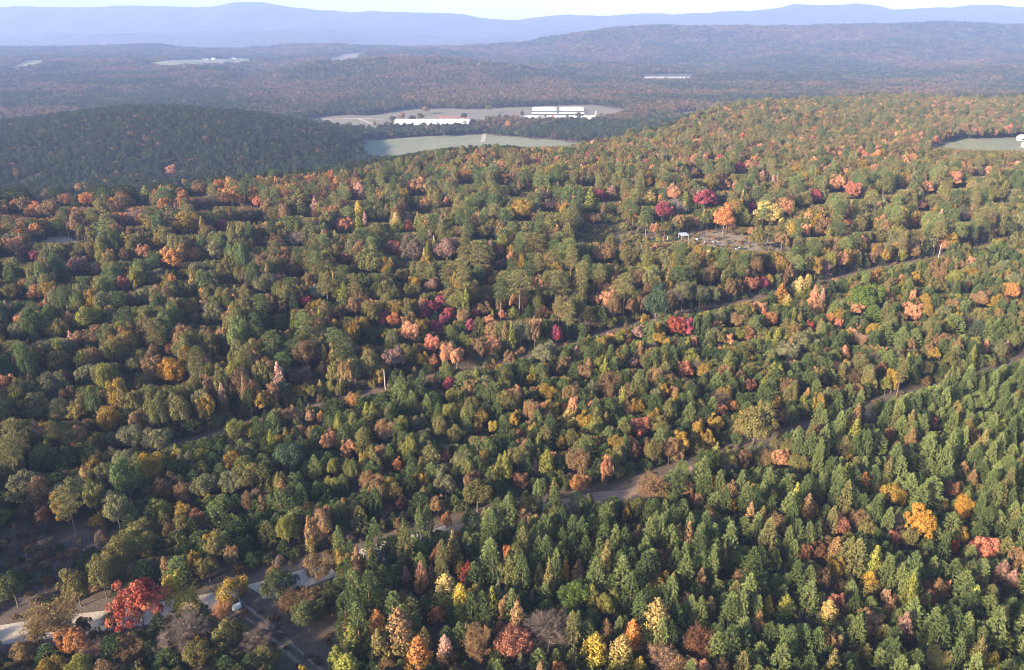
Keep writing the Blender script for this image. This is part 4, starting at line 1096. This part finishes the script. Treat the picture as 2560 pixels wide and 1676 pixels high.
SIZE = {  # zone, kind -> (W range, H range)
    ('P', 'young_pine'): ((2.5, 4.3), (6, 12.5)), ('M', 'young_pine'): ((2.8, 4.9), (4.8, 10)), ('U', 'young_pine'): ((3.0, 4.8), (6, 10)), ('L', 'young_pine'): ((3.4, 5), (6, 9)),
    ('M', 'broadleaf'): ((4, 6.5), (6, 9.5)), ('M', 'maple'): ((3.2, 5), (5, 8)), ('U', 'conical'): ((3, 4.6), (9, 14)), ('M', 'conical'): ((2.6, 3.6), (6, 10)), ('P', 'broadleaf'): ((4, 6), (6, 9)), ('P', 'maple'): ((3.4, 5), (5, 8)),
    ('P', 'conical'): ((3, 4), (8, 12)), ('L', 'broadleaf'): ((5, 7.5), (5.5, 8.5)), ('L', 'maple'): ((4, 6), (4.5, 7)), ('L', 'bare'): ((5, 8), (5, 8)), ('L', 'shrub'): ((3, 4.5), (1.6, 3)),
    ('U', 'broadleaf'): ((5.0, 8.7), (9, 14.5)), ('U', 'tall_pine'): ((5, 7.5), (13, 19)), ('U', 'maple'): ((4.4, 7), (7, 11.5)), ('U', 'bare'): ((6, 8), (8, 11)), ('M', 'bare'): ((4, 6), (6, 8)),
    ('R', 'broadleaf'): ((6, 10), (10, 15)), ('R', 'tall_pine'): ((6, 8), (14, 18)), ('R', 'maple'): ((6, 9), (9, 13)), ('R', 'conical'): ((4, 5), (11, 14)),
    ('K', 'broadleaf'): ((6, 10), (10.5, 15.5)), ('K', 'tall_pine'): ((6, 8), (14, 18)), ('K', 'maple'): ((6, 8), (9, 12)), ('K', 'bare'): ((6, 8), (9, 12)),
    ('H', 'broadleaf'): ((6.5, 9.5), (10, 14)), ('H', 'tall_pine'): ((5.5, 7.5), (12, 16)), ('H', 'maple'): ((6, 8.5), (8, 12)),
}
SPACE = {'P': 3.1, 'M': 3.5, 'L': 4.6, 'U': 6.6, 'R': 7.0, 'H': 6.4}

for t in trees:      # where each of them shows
    a_, b_, dd_ = project(t['x'], t['Y'], t['z'] + t['H'] * (1 - CROWNFRAC[t['kind']] / 2)); t['cpx'], t['cpy'], t['cd'] = float(a_), float(b_), float(dd_)
    t['cw'] = t['W'] / t['cd'] * FPX; t['ch'] = max(t['cw'] * .8, t['H'] * CROWNFRAC[t['kind']] / t['cd'] * FPX)
QX, QY, QD, QW, QH = (np.array([t[k_] for t in trees]) for k_ in ('cpx', 'cpy', 'cd', 'cw', 'ch'))
_open = []
def keep_open(pxs, pys, extra=0.0):
    for a_, b_ in zip(pxs, pys):
        x_, Y_ = at(a_, b_); _open.append((a_, b_ + extra, float(Y_ * CP + (CAMZ - height(x_, Y_)) * SP)))
keep_open(np.arange(2330, 2640, 14), np.interp(np.arange(2330, 2640, 14), [2330, 2420, 2560, 2640], [368, 373, 376, 376]))
keep_open(np.arange(1690, 1960, 14), np.interp(np.arange(1690, 1960, 14), [1690, 1760, 1850, 1960], [600, 612, 624, 630]))
keep_open(np.arange(1450, 1680, 14), np.full(17, 606.0)); keep_open(np.arange(90, 230, 12), np.full(12, 606.0)); 
_p = np.concatenate([np.arange(a_, b_, 10.0) for a_, b_ in ((430, 570), (850, 965), (1175, 1265), (1300, 1425), (1500, 1600), (1690, 1910), (2040, 2360), (2430, 2480))]); keep_open(_p, np.interp(_p, B_PX, B_PY), -11)
_p = np.concatenate([np.arange(1600, 1680, 12.0), np.arange(1850, 2010, 12.0), np.arange(2180, 2330, 12.0), np.arange(2440, 2600, 12.0)]); keep_open(_p, np.interp(_p, A_PX, A_PY) - 36)

_p = np.arange(600, 770, 10.0); keep_open(_p, np.interp(_p, A_PX, A_PY) + 14); _p = np.arange(-10, 260, 12.0); keep_open(_p, np.interp(_p, A_PX, A_PY) + 20)
_p = np.arange(1500, 1580, 10.0); keep_open(_p, np.interp(_p, A_PX, A_PY) + 2)
_p = np.arange(925, 1450, 12.0); keep_open(_p, np.interp(_p, [925, 990, 1045, 1111, 1166, 1248, 1323, 1414, 1450], [386, 389, 377, 369, 361, 358, 367, 364, 356]))
_o = np.array(_open)
QX = np.concatenate([QX, _o[:, 0]]); QY = np.concatenate([QY, _o[:, 1]]); QD = np.concatenate([QD, _o[:, 2]]); QW = np.concatenate([QW, np.full(len(_o), 8.0)]); QH = np.concatenate([QH, np.zeros(len(_o))])
def fit_height(x, Y, z, Wd, Hh):
    """Trees that grow in front of one of the trees above stay low enough to let its crown show."""
    bx, by, bd = project(x, Y, z); bx, by, bd = float(bx), float(by), float(bd)
    wp = Wd / bd * FPX
    m = (QD > bd + .5) & (np.abs(QX - bx) < (wp * .5 + QW * .34)) & (QY < by)
    if not m.any(): return Hh
    lim = (QY[m] + QH[m] * .46).max()          # the top may not rise above this line
    top = CAMZ - Y * math.tan(PITCH + math.atan((lim - 838) / FPX)) - z
    return min(Hh, top)
NX = np.array([t['x'] for t in trees]); NY = np.array([t['Y'] for t in trees]); NW = np.array([t['W'] for t in trees])
# neighbour grid
def hashgrid(cell):
    return {}
occ = {}
def occ_add(x, Y, r): occ.setdefault((int(x // 8), int(Y // 8)), []).append((x, Y, r))
def occ_ok(x, Y, r, f):
    cx, cy = int(x // 8), int(Y // 8)
    for i in range(cx - 1, cx + 2):
        for j in range(cy - 1, cy + 2):
            for (a, b, q) in occ.get((i, j), ()):
                if (a - x) ** 2 + (b - Y) ** 2 < ((r + q) * f) ** 2: return False
    return True
for t in trees: occ_add(t['x'], t['Y'], t['W'] / 2 * 1.22)

def wedge(px, py):
    return (px > -420) & (px < 2980)

x, Y = scatter(60, 1180, 2.2, 70, 0)
keep = rng.uniform(0, 1, len(x)) < np.where(Y < 480, 1, .34)
x, Y = x[keep], Y[keep]
z = height(x, Y)
sA = dist_side(x, Y, LA); sB = dist_side(x, Y, LB); sT = np.abs(dist_side(x, Y, LT))
pxg, pyg, dg_ = project(x, Y, z)
nearA = np.where(pxg > 790, -2.6 - 4.0 * ((pxg > 1480) & (pxg < 1585)), -7.5)
ok = ~((sA > nearA) & (sA < 6)) & ~((sB > -3.5) & (sB < 4.5)) & (sT > 4)
for q in CLEAR: ok &= ~poly_in(x, Y, q)
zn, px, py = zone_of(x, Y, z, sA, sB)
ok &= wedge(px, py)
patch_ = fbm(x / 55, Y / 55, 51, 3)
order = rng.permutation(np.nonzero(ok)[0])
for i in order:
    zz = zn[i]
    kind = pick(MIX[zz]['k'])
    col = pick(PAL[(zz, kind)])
    if zz in 'RUK' and kind == 'broadleaf' and patch_[i] > .16 and rng.uniform() < .42: kind = 'maple'; col = pick(PAL[(zz, 'maple')])
    # left of the middle wood is darker and piney; far right plantation keeps a mixed edge
    (w0, w1), (h0, h1) = SIZE[(zz, kind)]
    Wd = rng.uniform(w0, w1); Hh = rng.uniform(h0, h1)
    near_corr = min(abs(sA[i] - nearA[i]) if sA[i] < 0 else 99, abs(sB[i] + 3.5) if sB[i] < 0 else 99)
    if near_corr < 4 and pxg[i] < 790 and kind in ('young_pine', 'broadleaf', 'maple', 'conical'):
        k_ = .70 + .06 * near_corr; Hh *= k_; Wd *= max(k_, .75)
    h2 = fit_height(x[i], Y[i], z[i], Wd, Hh)
    if h2 < Hh:
        if h2 < max(2.2, .3 * Hh): continue
        Wd *= max(.6, (h2 / Hh) ** .5); Hh = h2
        if kind == 'tall_pine' and Hh < 10: kind = 'young_pine'
    if not occ_ok(x[i], Y[i], Wd / 2, .57 if zz in 'PML' else .58): continue
    if zz == 'M' and px[i] < 1000 and kind == 'maple' and rng.uniform() < .7: kind, col = 'young_pine', pick(PAL[('M', 'young_pine')])
    if zz == 'U' and px[i] < 650 and kind == 'tall_pine' and rng.uniform() < .7: kind = 'broadleaf'
    occ_add(x[i], Y[i], Wd / 2)
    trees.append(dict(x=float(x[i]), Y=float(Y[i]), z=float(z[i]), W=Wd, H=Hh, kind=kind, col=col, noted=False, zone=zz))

# saplings and brush in the gaps
x, Y = scatter(62, 520, 2.6, 60, .004)
z = height(x, Y)
sA = dist_side(x, Y, LA); sB = dist_side(x, Y, LB); sT = np.abs(dist_side(x, Y, LT))
ok = ~((sA > -3) & (sA < 5.2)) & ~((sB > -4) & (sB < 4)) & (sT > 4.2)
for q in CLEAR: ok &= ~poly_in(x, Y, q)
zn, px, py = zone_of(x, Y, z, sA, sB)
ok &= wedge(px, py) & (rng.uniform(0, 1, len(x)) < .8)
for i in rng.permutation(np.nonzero(ok)[0]):
    Wd = rng.uniform(2.2, 4.2); Hh = Wd * rng.uniform(.75, 1.4)
    if not occ_ok(x[i], Y[i], Wd / 2, .42): continue
    Hh = fit_height(x[i], Y[i], z[i], Wd, Hh)
    if Hh < 1: continue
    kind = 'shrub' if rng.uniform() < .62 else 'young_pine'
    if kind == 'young_pine': Hh = min(Hh * 1.4, 5.5)
    occ_add(x[i], Y[i], Wd / 2 * .8)
    col = pick((('dpine', 2), ('pine', 2))) if kind == 'young_pine' else pick((('dgreen', 4), ('green', 2), ('olive', 3), ('brown', 3), ('grey', 1), ('rust', .5)))
    trees.append(dict(x=float(x[i]), Y=float(Y[i]), z=float(z[i]), W=Wd, H=Hh, kind=kind, col=col, noted=False, zone=zn[i], under=True))

# undergrowth on verges and clearings
def shrubs(n, fn, cols, w=(1.6, 3.2), h=(.9, 2.0)):
    for _ in range(n):
        p_ = fn()
        if p_ is None: continue
        Wd = rng.uniform(*w)
        if not occ_ok(p_[0], p_[1], Wd / 2, .6): continue
        occ_add(p_[0], p_[1], Wd / 2)
        trees.append(dict(x=float(p_[0]), Y=float(p_[1]), z=float(height(p_[0], p_[1])), W=Wd, H=rng.uniform(*h), kind='shrub', col=pick(cols), noted=False, zone='V'))
def in_poly(q):
    WP = np.array([tuple(p) for p in world_poly(q)])
    def f():
        for _ in range(40):
            p_ = rng.uniform(WP.min(0), WP.max(0))
            if poly_in(p_[:1], p_[1:], [tuple(a) for a in WP])[0]: return p_
    return f
def along(line, lo, hi):
    T = np.gradient(line, axis=0); T /= np.linalg.norm(T, axis=1, keepdims=True)
    Nn = np.stack([-T[:, 1], T[:, 0]], -1)
    def f():
        i = rng.integers(0, len(line)); return line[i] + Nn[i] * rng.uniform(lo, hi)
    return f
shrubs(260, in_poly(BARE), (('grey', 5), ('brown', 3), ('rust', 1), ('dgreen', 3)), (1.4, 3.6), (.9, 2.6))
shrubs(170, in_poly(JUNK), (('grey', 3), ('tan', 2), ('brown', 2), ('olive', 2)))
shrubs(150, in_poly(BUSHY), (('tan', 3), ('olive', 3), ('ygreen', 3)), (2, 4.5), (1.5, 4))
shrubs(30, in_poly(TRKC), (('brown', 3), ('grey', 3)), (1, 2), (.5, 1.1))
shrubs(420, along(LA, 5.6, 8.5), (('dgreen', 3), ('olive', 3), ('brown', 3), ('grey', 1)), (2, 4), (2, 4.5))
shrubs(420, along(LB, 4.2, 7.5), (('dgreen', 3), ('olive', 3), ('brown', 3), ('rust', 1)), (2, 4), (2, 4.5))
shrubs(120, along(LA, 3.4, 5.4), (('grey', 3), ('brown', 3), ('olive', 1)), (1, 2), (.5, 1.2))
shrubs(120, along(LA, -6, -3.6), (('grey', 2), ('brown', 3), ('tan', 2), ('olive', 2)), (1.2, 2.6), (.6, 1.8))
shrubs(160, along(LB, -4, 3.5), (('grey', 2), ('brown', 3), ('tan', 2), ('dgreen', 2)), (1.4, 3), (.7, 2.0))

# ------------------------------------------------------------------ which trees are objects of their own
for t in trees:
    t['px'], t['py'], d = [float(a) for a in project(t['x'], t['Y'], t['z'] + t['H'] * .6)]
    t['d'] = d
    t['size'] = t['W'] * t['H'] / d ** 2
    t['in'] = -20 < t['px'] < 2580 and -20 < t['py'] < 1740
OBJ = {'broadleaf': 'broadleaf_tree', 'maple': 'maple_tree', 'conical': 'conical_tree', 'young_pine': 'pine_tree', 'tall_pine': 'pine_tree', 'bare': 'bare_tree', 'shrub': 'shrub', 'cedar': 'cedar_tree'}
LIMIT = {'broadleaf_tree': 300, 'maple_tree': 300, 'conical_tree': 300, 'pine_tree': 300, 'bare_tree': 120, 'shrub': 120, 'cedar_tree': 100}
count = {}
solo, mass = [], []
for t in sorted(trees, key=lambda t: (not t['noted'], -t['size'])):
    k = OBJ[t['kind']]
    if t['in'] and not t.get('under') and count.get(k, 0) < LIMIT[k]:
        count[k] = count.get(k, 0) + 1; solo.append(t)
    else: mass.append(t)

def tints(t):
    a = np.array(C[t['col']]); b_ = t['col']
    if t['kind'] == 'conical':
        b2 = a; a = np.array(C[CONELOW.get(b_, SECOND.get(b_, b_))])
    else:
        b2 = np.array(C[SECOND.get(b_, b_)]); b2 = a * .5 + b2 * .5
        if t['col'] in ('salmon', 'orange', 'rsalmon', 'gold', 'rusto', 'tan', 'pink', 'brick', 'borange') and rng.uniform() < .3: b2 = b2 * .5 + np.array(C['olive']) * .5
    j = rng.uniform(.85, 1.18)
    return a * j, b2 * j * rng.uniform(.9, 1.12)

def add_tree(t):
    vs = PROTO[t['kind']]['near']
    p_ = vs[rng.integers(len(vs))] if t['kind'] != 'bare' else vs[3 if t['col'] in ('tan', 'pyel', 'salmon', 'rust', 'pink', 'brown') else int(rng.choice([0, 1, 4]))]
    root = bpy.data.objects.new(OBJ[t['kind']], None)
    root.empty_display_size = .5
    root.location = (t['x'], t['Y'], t['z'] - .05)
    root.rotation_euler = (0, 0, rng.uniform(0, 6.28))
    sw, sh = t['W'] / p_['W'], t['H'] / p_['H']
    root.scale = (sw * rng.uniform(.94, 1.06), sw * rng.uniform(.94, 1.06), sh)
    link(root)
    a, b_ = tints(t)
    for part in ('trunk', 'crown'):
        o = bpy.data.objects.new(part, p_[part]); link(o); o.parent = root
        if part == 'crown': o['tint'] = [float(v) for v in a]; o['tint2'] = [float(v) for v in b_]
    t['root'] = root
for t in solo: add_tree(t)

# ------------------------------------------------------------------ what each tree is called
ORD = 'first second third fourth fifth sixth seventh eighth ninth tenth eleventh twelfth thirteenth fourteenth fifteenth sixteenth seventeenth eighteenth nineteenth twentieth'.split()
TENS = ['twenty', 'thirty', 'forty', 'fifty', 'sixty', 'seventy', 'eighty', 'ninety']
def ordinal(n):
    if n <= 20: return ORD[n - 1]
    t, u_ = divmod(n, 10)
    if t >= 10: return 'hundred-and-' + (ordinal(n - 100) if n > 100 else 'first')
    return TENS[t - 2] + ('-' + ORD[u_ - 1] if u_ else '').replace('-', '-') if u_ else TENS[t - 2][:-1] + 'ieth'
WORD = {'broadleaf': 'broad tree', 'maple': 'round tree', 'conical': 'pointed tree', 'young_pine': 'young pine', 'tall_pine': 'tall pine', 'bare': 'thin-leaved tree', 'shrub': 'bush', 'cedar': 'spire-shaped tree'}
ZONE = {'P': 'plantation', 'L': 'roadside thicket', 'M': 'middle wood', 'U': 'upper wood', 'R': 'ridge', 'K': 'crest', 'H': 'hollow', 'V': 'clearings'}
ZLONG = {'P': 'in the pine plantation below the gravel road', 'L': 'around the road junction', 'M': 'in the wood between the two road cuts', 'U': 'in the wood above the upper cut', 'R': 'on the far ridge', 'K': 'on the crest before the hollow', 'H': 'in the hollow beyond the ridge', 'V': 'on the open verges and clearings'}
sx_, sy_ = np.array([t['x'] for t in solo]), np.array([t['Y'] for t in solo])
zz_, _, _ = zone_of(sx_, sy_, np.array([t['z'] for t in solo]), dist_side(sx_, sy_, LA), dist_side(sx_, sy_, LB))
for t, q in zip(solo, zz_): t['zone2'] = str(q)
noted = [t for t in solo if t['noted']]
fam = {}
for t in noted: fam.setdefault((CNAME[t['col']], WORD[t['kind']], t['zone2']), []).append(t)
PL = lambda w: w + ('es' if w.endswith('sh') else 's')
for (c_, w_, z_), ts in fam.items():
    ts.sort(key=lambda t: t['px'])
    med = float(np.median([t['H'] for t in ts]))
    for i, t in enumerate(ts):
        sz = 'big ' if t['H'] > med * 1.18 else 'small ' if t['H'] < med * .82 else ''
        r = t['root']
        if len(ts) == 1:
            r['label'] = 'the only %s %s %s' % (c_, w_, ZLONG[z_]); t['ref'] = 'only %s %s in %s' % (c_, w_, ZONE[z_])
        else:
            r['label'] = '%s%s %s, %s from left of its colour in %s' % (sz, c_, w_, ordinal(i + 1), ZONE[z_])
            t['ref'] = '%s %s %s from left, %s' % (ordinal(i + 1), c_, w_, ZONE[z_])
        r['category'] = 'shrub' if t['kind'] == 'shrub' else 'tree'
        r['group'] = '%s %s' % (PL(w_), ZLONG[z_])
RX = np.array([t['px'] for t in noted]); RY = np.array([t['py'] for t in noted])
sub = {}
for t in solo:
    if t['noted']: continue
    d2 = (RX - t['px']) ** 2 + (RY - t['py']) ** 2
    j = int(d2.argmin()); a_ = math.degrees(math.atan2(-(t['py'] - RY[j]), t['px'] - RX[j])) % 360
    side = ('right of', 'above', 'left of', 'below')[int(((a_ + 45) % 360) // 90)]
    sub.setdefault((CNAME[t['col']], WORD[t['kind']], side, j), []).append((float(d2[j]), t))
for (c_, w_, side, j), ts in sub.items():
    ts.sort(key=lambda p_: p_[0])
    for i, (_, t) in enumerate(ts):
        r = t['root']
        head = '%s %s' % (c_, w_)
        r['label'] = ('%s %s %s %s' % (head, 'next' if side.endswith('of') else 'just', side, noted[j]['ref'])) if i == 0 else '%s %s %s %s' % (ordinal(i + 1), head, side, noted[j]['ref'])
        r['label'] = r['label'].replace('next left of', 'directly left of').replace('next right of', 'directly right of')
        r['category'] = 'shrub' if t['kind'] == 'shrub' else 'tree'
        r['group'] = '%s %s' % (PL(w_), ZLONG[t['zone2']])

# ------------------------------------------------------------------ the rest of the forest: one object of stuff per kind
def stuff(name, rows, protos):
    """rows: x, Y, z, rot, sw, sh, idx, tint, tint2"""
    pc = bpy.data.collections.new(name + '_source')
    for i, me in enumerate(protos):
        pc.objects.link(bpy.data.objects.new('%s_source_%02d' % (name, i), me))
    n = len(rows['x'])
    me = bpy.data.meshes.new(name)
    me.vertices.add(n); me.vertices.foreach_set('co', np.stack([rows['x'], rows['Y'], rows['z']], -1).astype(np.float32).ravel())
    def put(nm, ty, key, v):
        a = me.attributes.new(nm, ty, 'POINT'); a.data.foreach_set(key, v.ravel())
    put('idx', 'INT', 'value', np.asarray(rows['idx'], np.int32))
    r = np.zeros((n, 3), np.float32); r[:, 2] = rows['rot']; put('rot', 'FLOAT_VECTOR', 'vector', r)
    put('scl', 'FLOAT_VECTOR', 'vector', np.stack([rows['sw'], rows['sw'], rows['sh']], -1).astype(np.float32))
    one = np.ones((n, 1))
    put('tint', 'FLOAT_COLOR', 'color', np.concatenate([rows['t1'], one], 1).astype(np.float32))
    put('tint2', 'FLOAT_COLOR', 'color', np.concatenate([rows['t2'], one], 1).astype(np.float32))
    o = link(bpy.data.objects.new(name, me)); o['kind'] = 'stuff'
    ng = bpy.data.node_groups.new(name + '_planting', 'GeometryNodeTree')
    ng.interface.new_socket('Geometry', in_out='INPUT', socket_type='NodeSocketGeometry')
    ng.interface.new_socket('Geometry', in_out='OUTPUT', socket_type='NodeSocketGeometry')
    gi = ng.nodes.new('NodeGroupInput'); go = ng.nodes.new('NodeGroupOutput')
    ip = ng.nodes.new('GeometryNodeInstanceOnPoints'); ci = ng.nodes.new('GeometryNodeCollectionInfo')
    ci.inputs['Collection'].default_value = pc; ci.inputs['Separate Children'].default_value = True; ci.inputs['Reset Children'].default_value = True
    def na(nm, ty):
        q = ng.nodes.new('GeometryNodeInputNamedAttribute'); q.data_type = ty; q.inputs[0].default_value = nm; return q.outputs[0]
    L = ng.links.new
    L(gi.outputs[0], ip.inputs['Points']); L(ci.outputs[0], ip.inputs['Instance']); ip.inputs['Pick Instance'].default_value = True
    L(na('idx', 'INT'), ip.inputs['Instance Index']); L(na('rot', 'FLOAT_VECTOR'), ip.inputs['Rotation']); L(na('scl', 'FLOAT_VECTOR'), ip.inputs['Scale'])
    L(ip.outputs[0], go.inputs[0])
    md = o.modifiers.new('planting', 'NODES'); md.node_group = ng
    return o

def rows_for(ts):
    """Stuff rows for tree dicts, near / mid / far meshes by distance."""
    prot, index = [], {}
    out = dict(x=[], Y=[], z=[], rot=[], sw=[], sh=[], idx=[], t1=[], t2=[])
    for t in ts:
        lod = 'near' if t['Y'] < 330 else 'mid'
        lv = PROTO[t['kind']]
        if lod not in lv: lod = 'mid'
        v = int(rng.integers(len(lv[lod])))
        key = (t['kind'], lod, v)
        if key not in index: index[key] = len(prot); prot.append(lv[lod][v]['both'])
        p_ = lv[lod][v]
        a, b_ = tints(t)
        for k_, val in (('x', t['x']), ('Y', t['Y']), ('z', t['z'] - .05), ('rot', rng.uniform(0, 6.28)), ('sw', t['W'] / p_['W']), ('sh', t['H'] / p_['H']), ('idx', index[key]), ('t1', a), ('t2', b_)):
            out[k_].append(val)
    return {k_: np.array(v) for k_, v in out.items()}, prot

MASSNAME = {'pine_tree': 'pine_forest', 'broadleaf_tree': 'broadleaf_forest', 'maple_tree': 'maple_woods', 'conical_tree': 'conical_tree_woods', 'bare_tree': 'bare_tree_woods', 'shrub': 'undergrowth', 'cedar_tree': 'cedar_woods'}
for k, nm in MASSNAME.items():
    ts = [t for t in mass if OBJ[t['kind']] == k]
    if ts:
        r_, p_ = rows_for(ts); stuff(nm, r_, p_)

# far woods: valley, hills, plateaus
def colour_rows(n, names, weights):
    w = np.array(weights, float); i = rng.choice(len(names), n, p=w / w.sum())
    A = np.array([C[q] for q in names])[i]; B = np.array([C[SECOND.get(q, q)] for q in names])[i]
    j = rng.uniform(.55, 1.0, (n, 1))  # darkened to stand in for shade gaps the solid far crowns lack
    return A * j, (A * .55 + B * .45) * j

x, Y = scatter(1180, 2500, 6.8, 60, .0022)
# the far side of the plateau edge between 560 and 1180 m is filled above; here only beyond it
z = height(x, Y)
px, py, d = project(x, Y, z)
ok = wedge(px, py)
for q in CLEAR: ok &= ~poly_in(x, Y, q)
x, Y, z, px, py = x[ok], Y[ok], z[ok], px[ok], py[ok]
n = len(x)
patchy = fbm(x / 160, Y / 160, 31, 3)
a1, b1 = colour_rows(n, ['dgreen', 'green', 'brown', 'olive', 'tan', 'dpine'], [28, 18, 22, 18, 3, 10])
a2, b2 = colour_rows(n, ['dpine', 'dgreen', 'green'], [3, 3, 1])
a3, b3 = colour_rows(n, ['tan', 'gold', 'brown', 'dpink', 'olive'], [3, 1, 5, 2, 3])
brownhill = poly_in(px, py, [(560, 262), (600, 205), (660, 175), (900, 150), (1250, 155), (1420, 195), (1440, 262)])
m2 = ((patchy < np.where(brownhill, -.42, -.02)))[:, None]; m3 = (patchy > np.where(brownhill, -.05, .22))[:, None] & (rng.uniform(0, 1, (n, 1)) < .7)
t1 = np.where(m2, a2, np.where(m3, a3, a1)); t2 = np.where(m2, b2, np.where(m3, b3, b1))
kinds = rng.choice(3, n, p=[.7, .2, .1])
prot = [p_['both'] for k in ('broadleaf', 'tall_pine', 'maple') for p_ in PROTO[k]['far']]
dims = np.array([(p_['W'], p_['H']) for k in ('broadleaf', 'tall_pine', 'maple') for p_ in PROTO[k]['far']])
idx = kinds * 4 + rng.integers(0, 4, n)
Wd = rng.uniform(7.5, 11.5, n); Hh = rng.uniform(8.5, 14, n) * np.where(kinds == 1, 1.2, 1)
hedge = poly_in(px, py, [(880, 332), (1600, 318), (1600, 372), (880, 372)])
Hh = np.where(hedge, Hh * .8, Hh)
stuff('valley_forest', dict(x=x, Y=Y, z=z - .1, rot=rng.uniform(0, 6.28, n), sw=Wd / dims[idx, 0], sh=Hh / dims[idx, 1], idx=idx, t1=t1, t2=t2), prot)

x, Y = scatter(2500, 5600, 22, 100, .004)
z = height(x, Y); px, py, d = project(x, Y, z)
ok = wedge(px, py)
for q in CLEAR: ok &= ~poly_in(x, Y, q)
x, Y, z = x[ok], Y[ok], z[ok]
n = len(x)
patchy = fbm(x / 420, Y / 420, 41, 3)
a1, b1 = colour_rows(n, ['dgreen', 'green', 'brown', 'olive', 'dpine'], [24, 16, 26, 18, 10])
a2, b2 = colour_rows(n, ['dpine', 'dgreen', 'green'], [3, 2, 2])
a3, b3 = colour_rows(n, ['tan', 'brown', 'olive', 'dpink'], [1, 5, 3, 1])
px, py, d = project(x, Y, z)
rim = poly_in(px, py, [(1380, 128), (1420, 84), (1520, 68), (2000, 80), (2600, 70), (2600, 96), (1900, 108), (1500, 118)]) | poly_in(px, py, [(640, 175), (900, 140), (1300, 150), (1420, 190)])
m2 = (patchy < np.where(rim, -.5, .02))[:, None]; m3 = (patchy > np.where(rim, -.05, .24))[:, None]
t1 = np.where(m2, a2, np.where(m3, a3, a1)); t2 = np.where(m2, b2, np.where(m3, b3, b1))
s = rng.uniform(.85, 1.25, n) * (1 + (Y - 2500) / 9000)
stuff('hill_forest', dict(x=x, Y=Y, z=z - .3, rot=rng.uniform(0, 6.28, n), sw=s, sh=s * rng.uniform(.8, 1.1, n), idx=rng.integers(0, 5, n), t1=t1, t2=t2), [p_['both'] for p_ in PROTO['clump']['far']])
print('TREES solo', count, 'mass', len(mass))
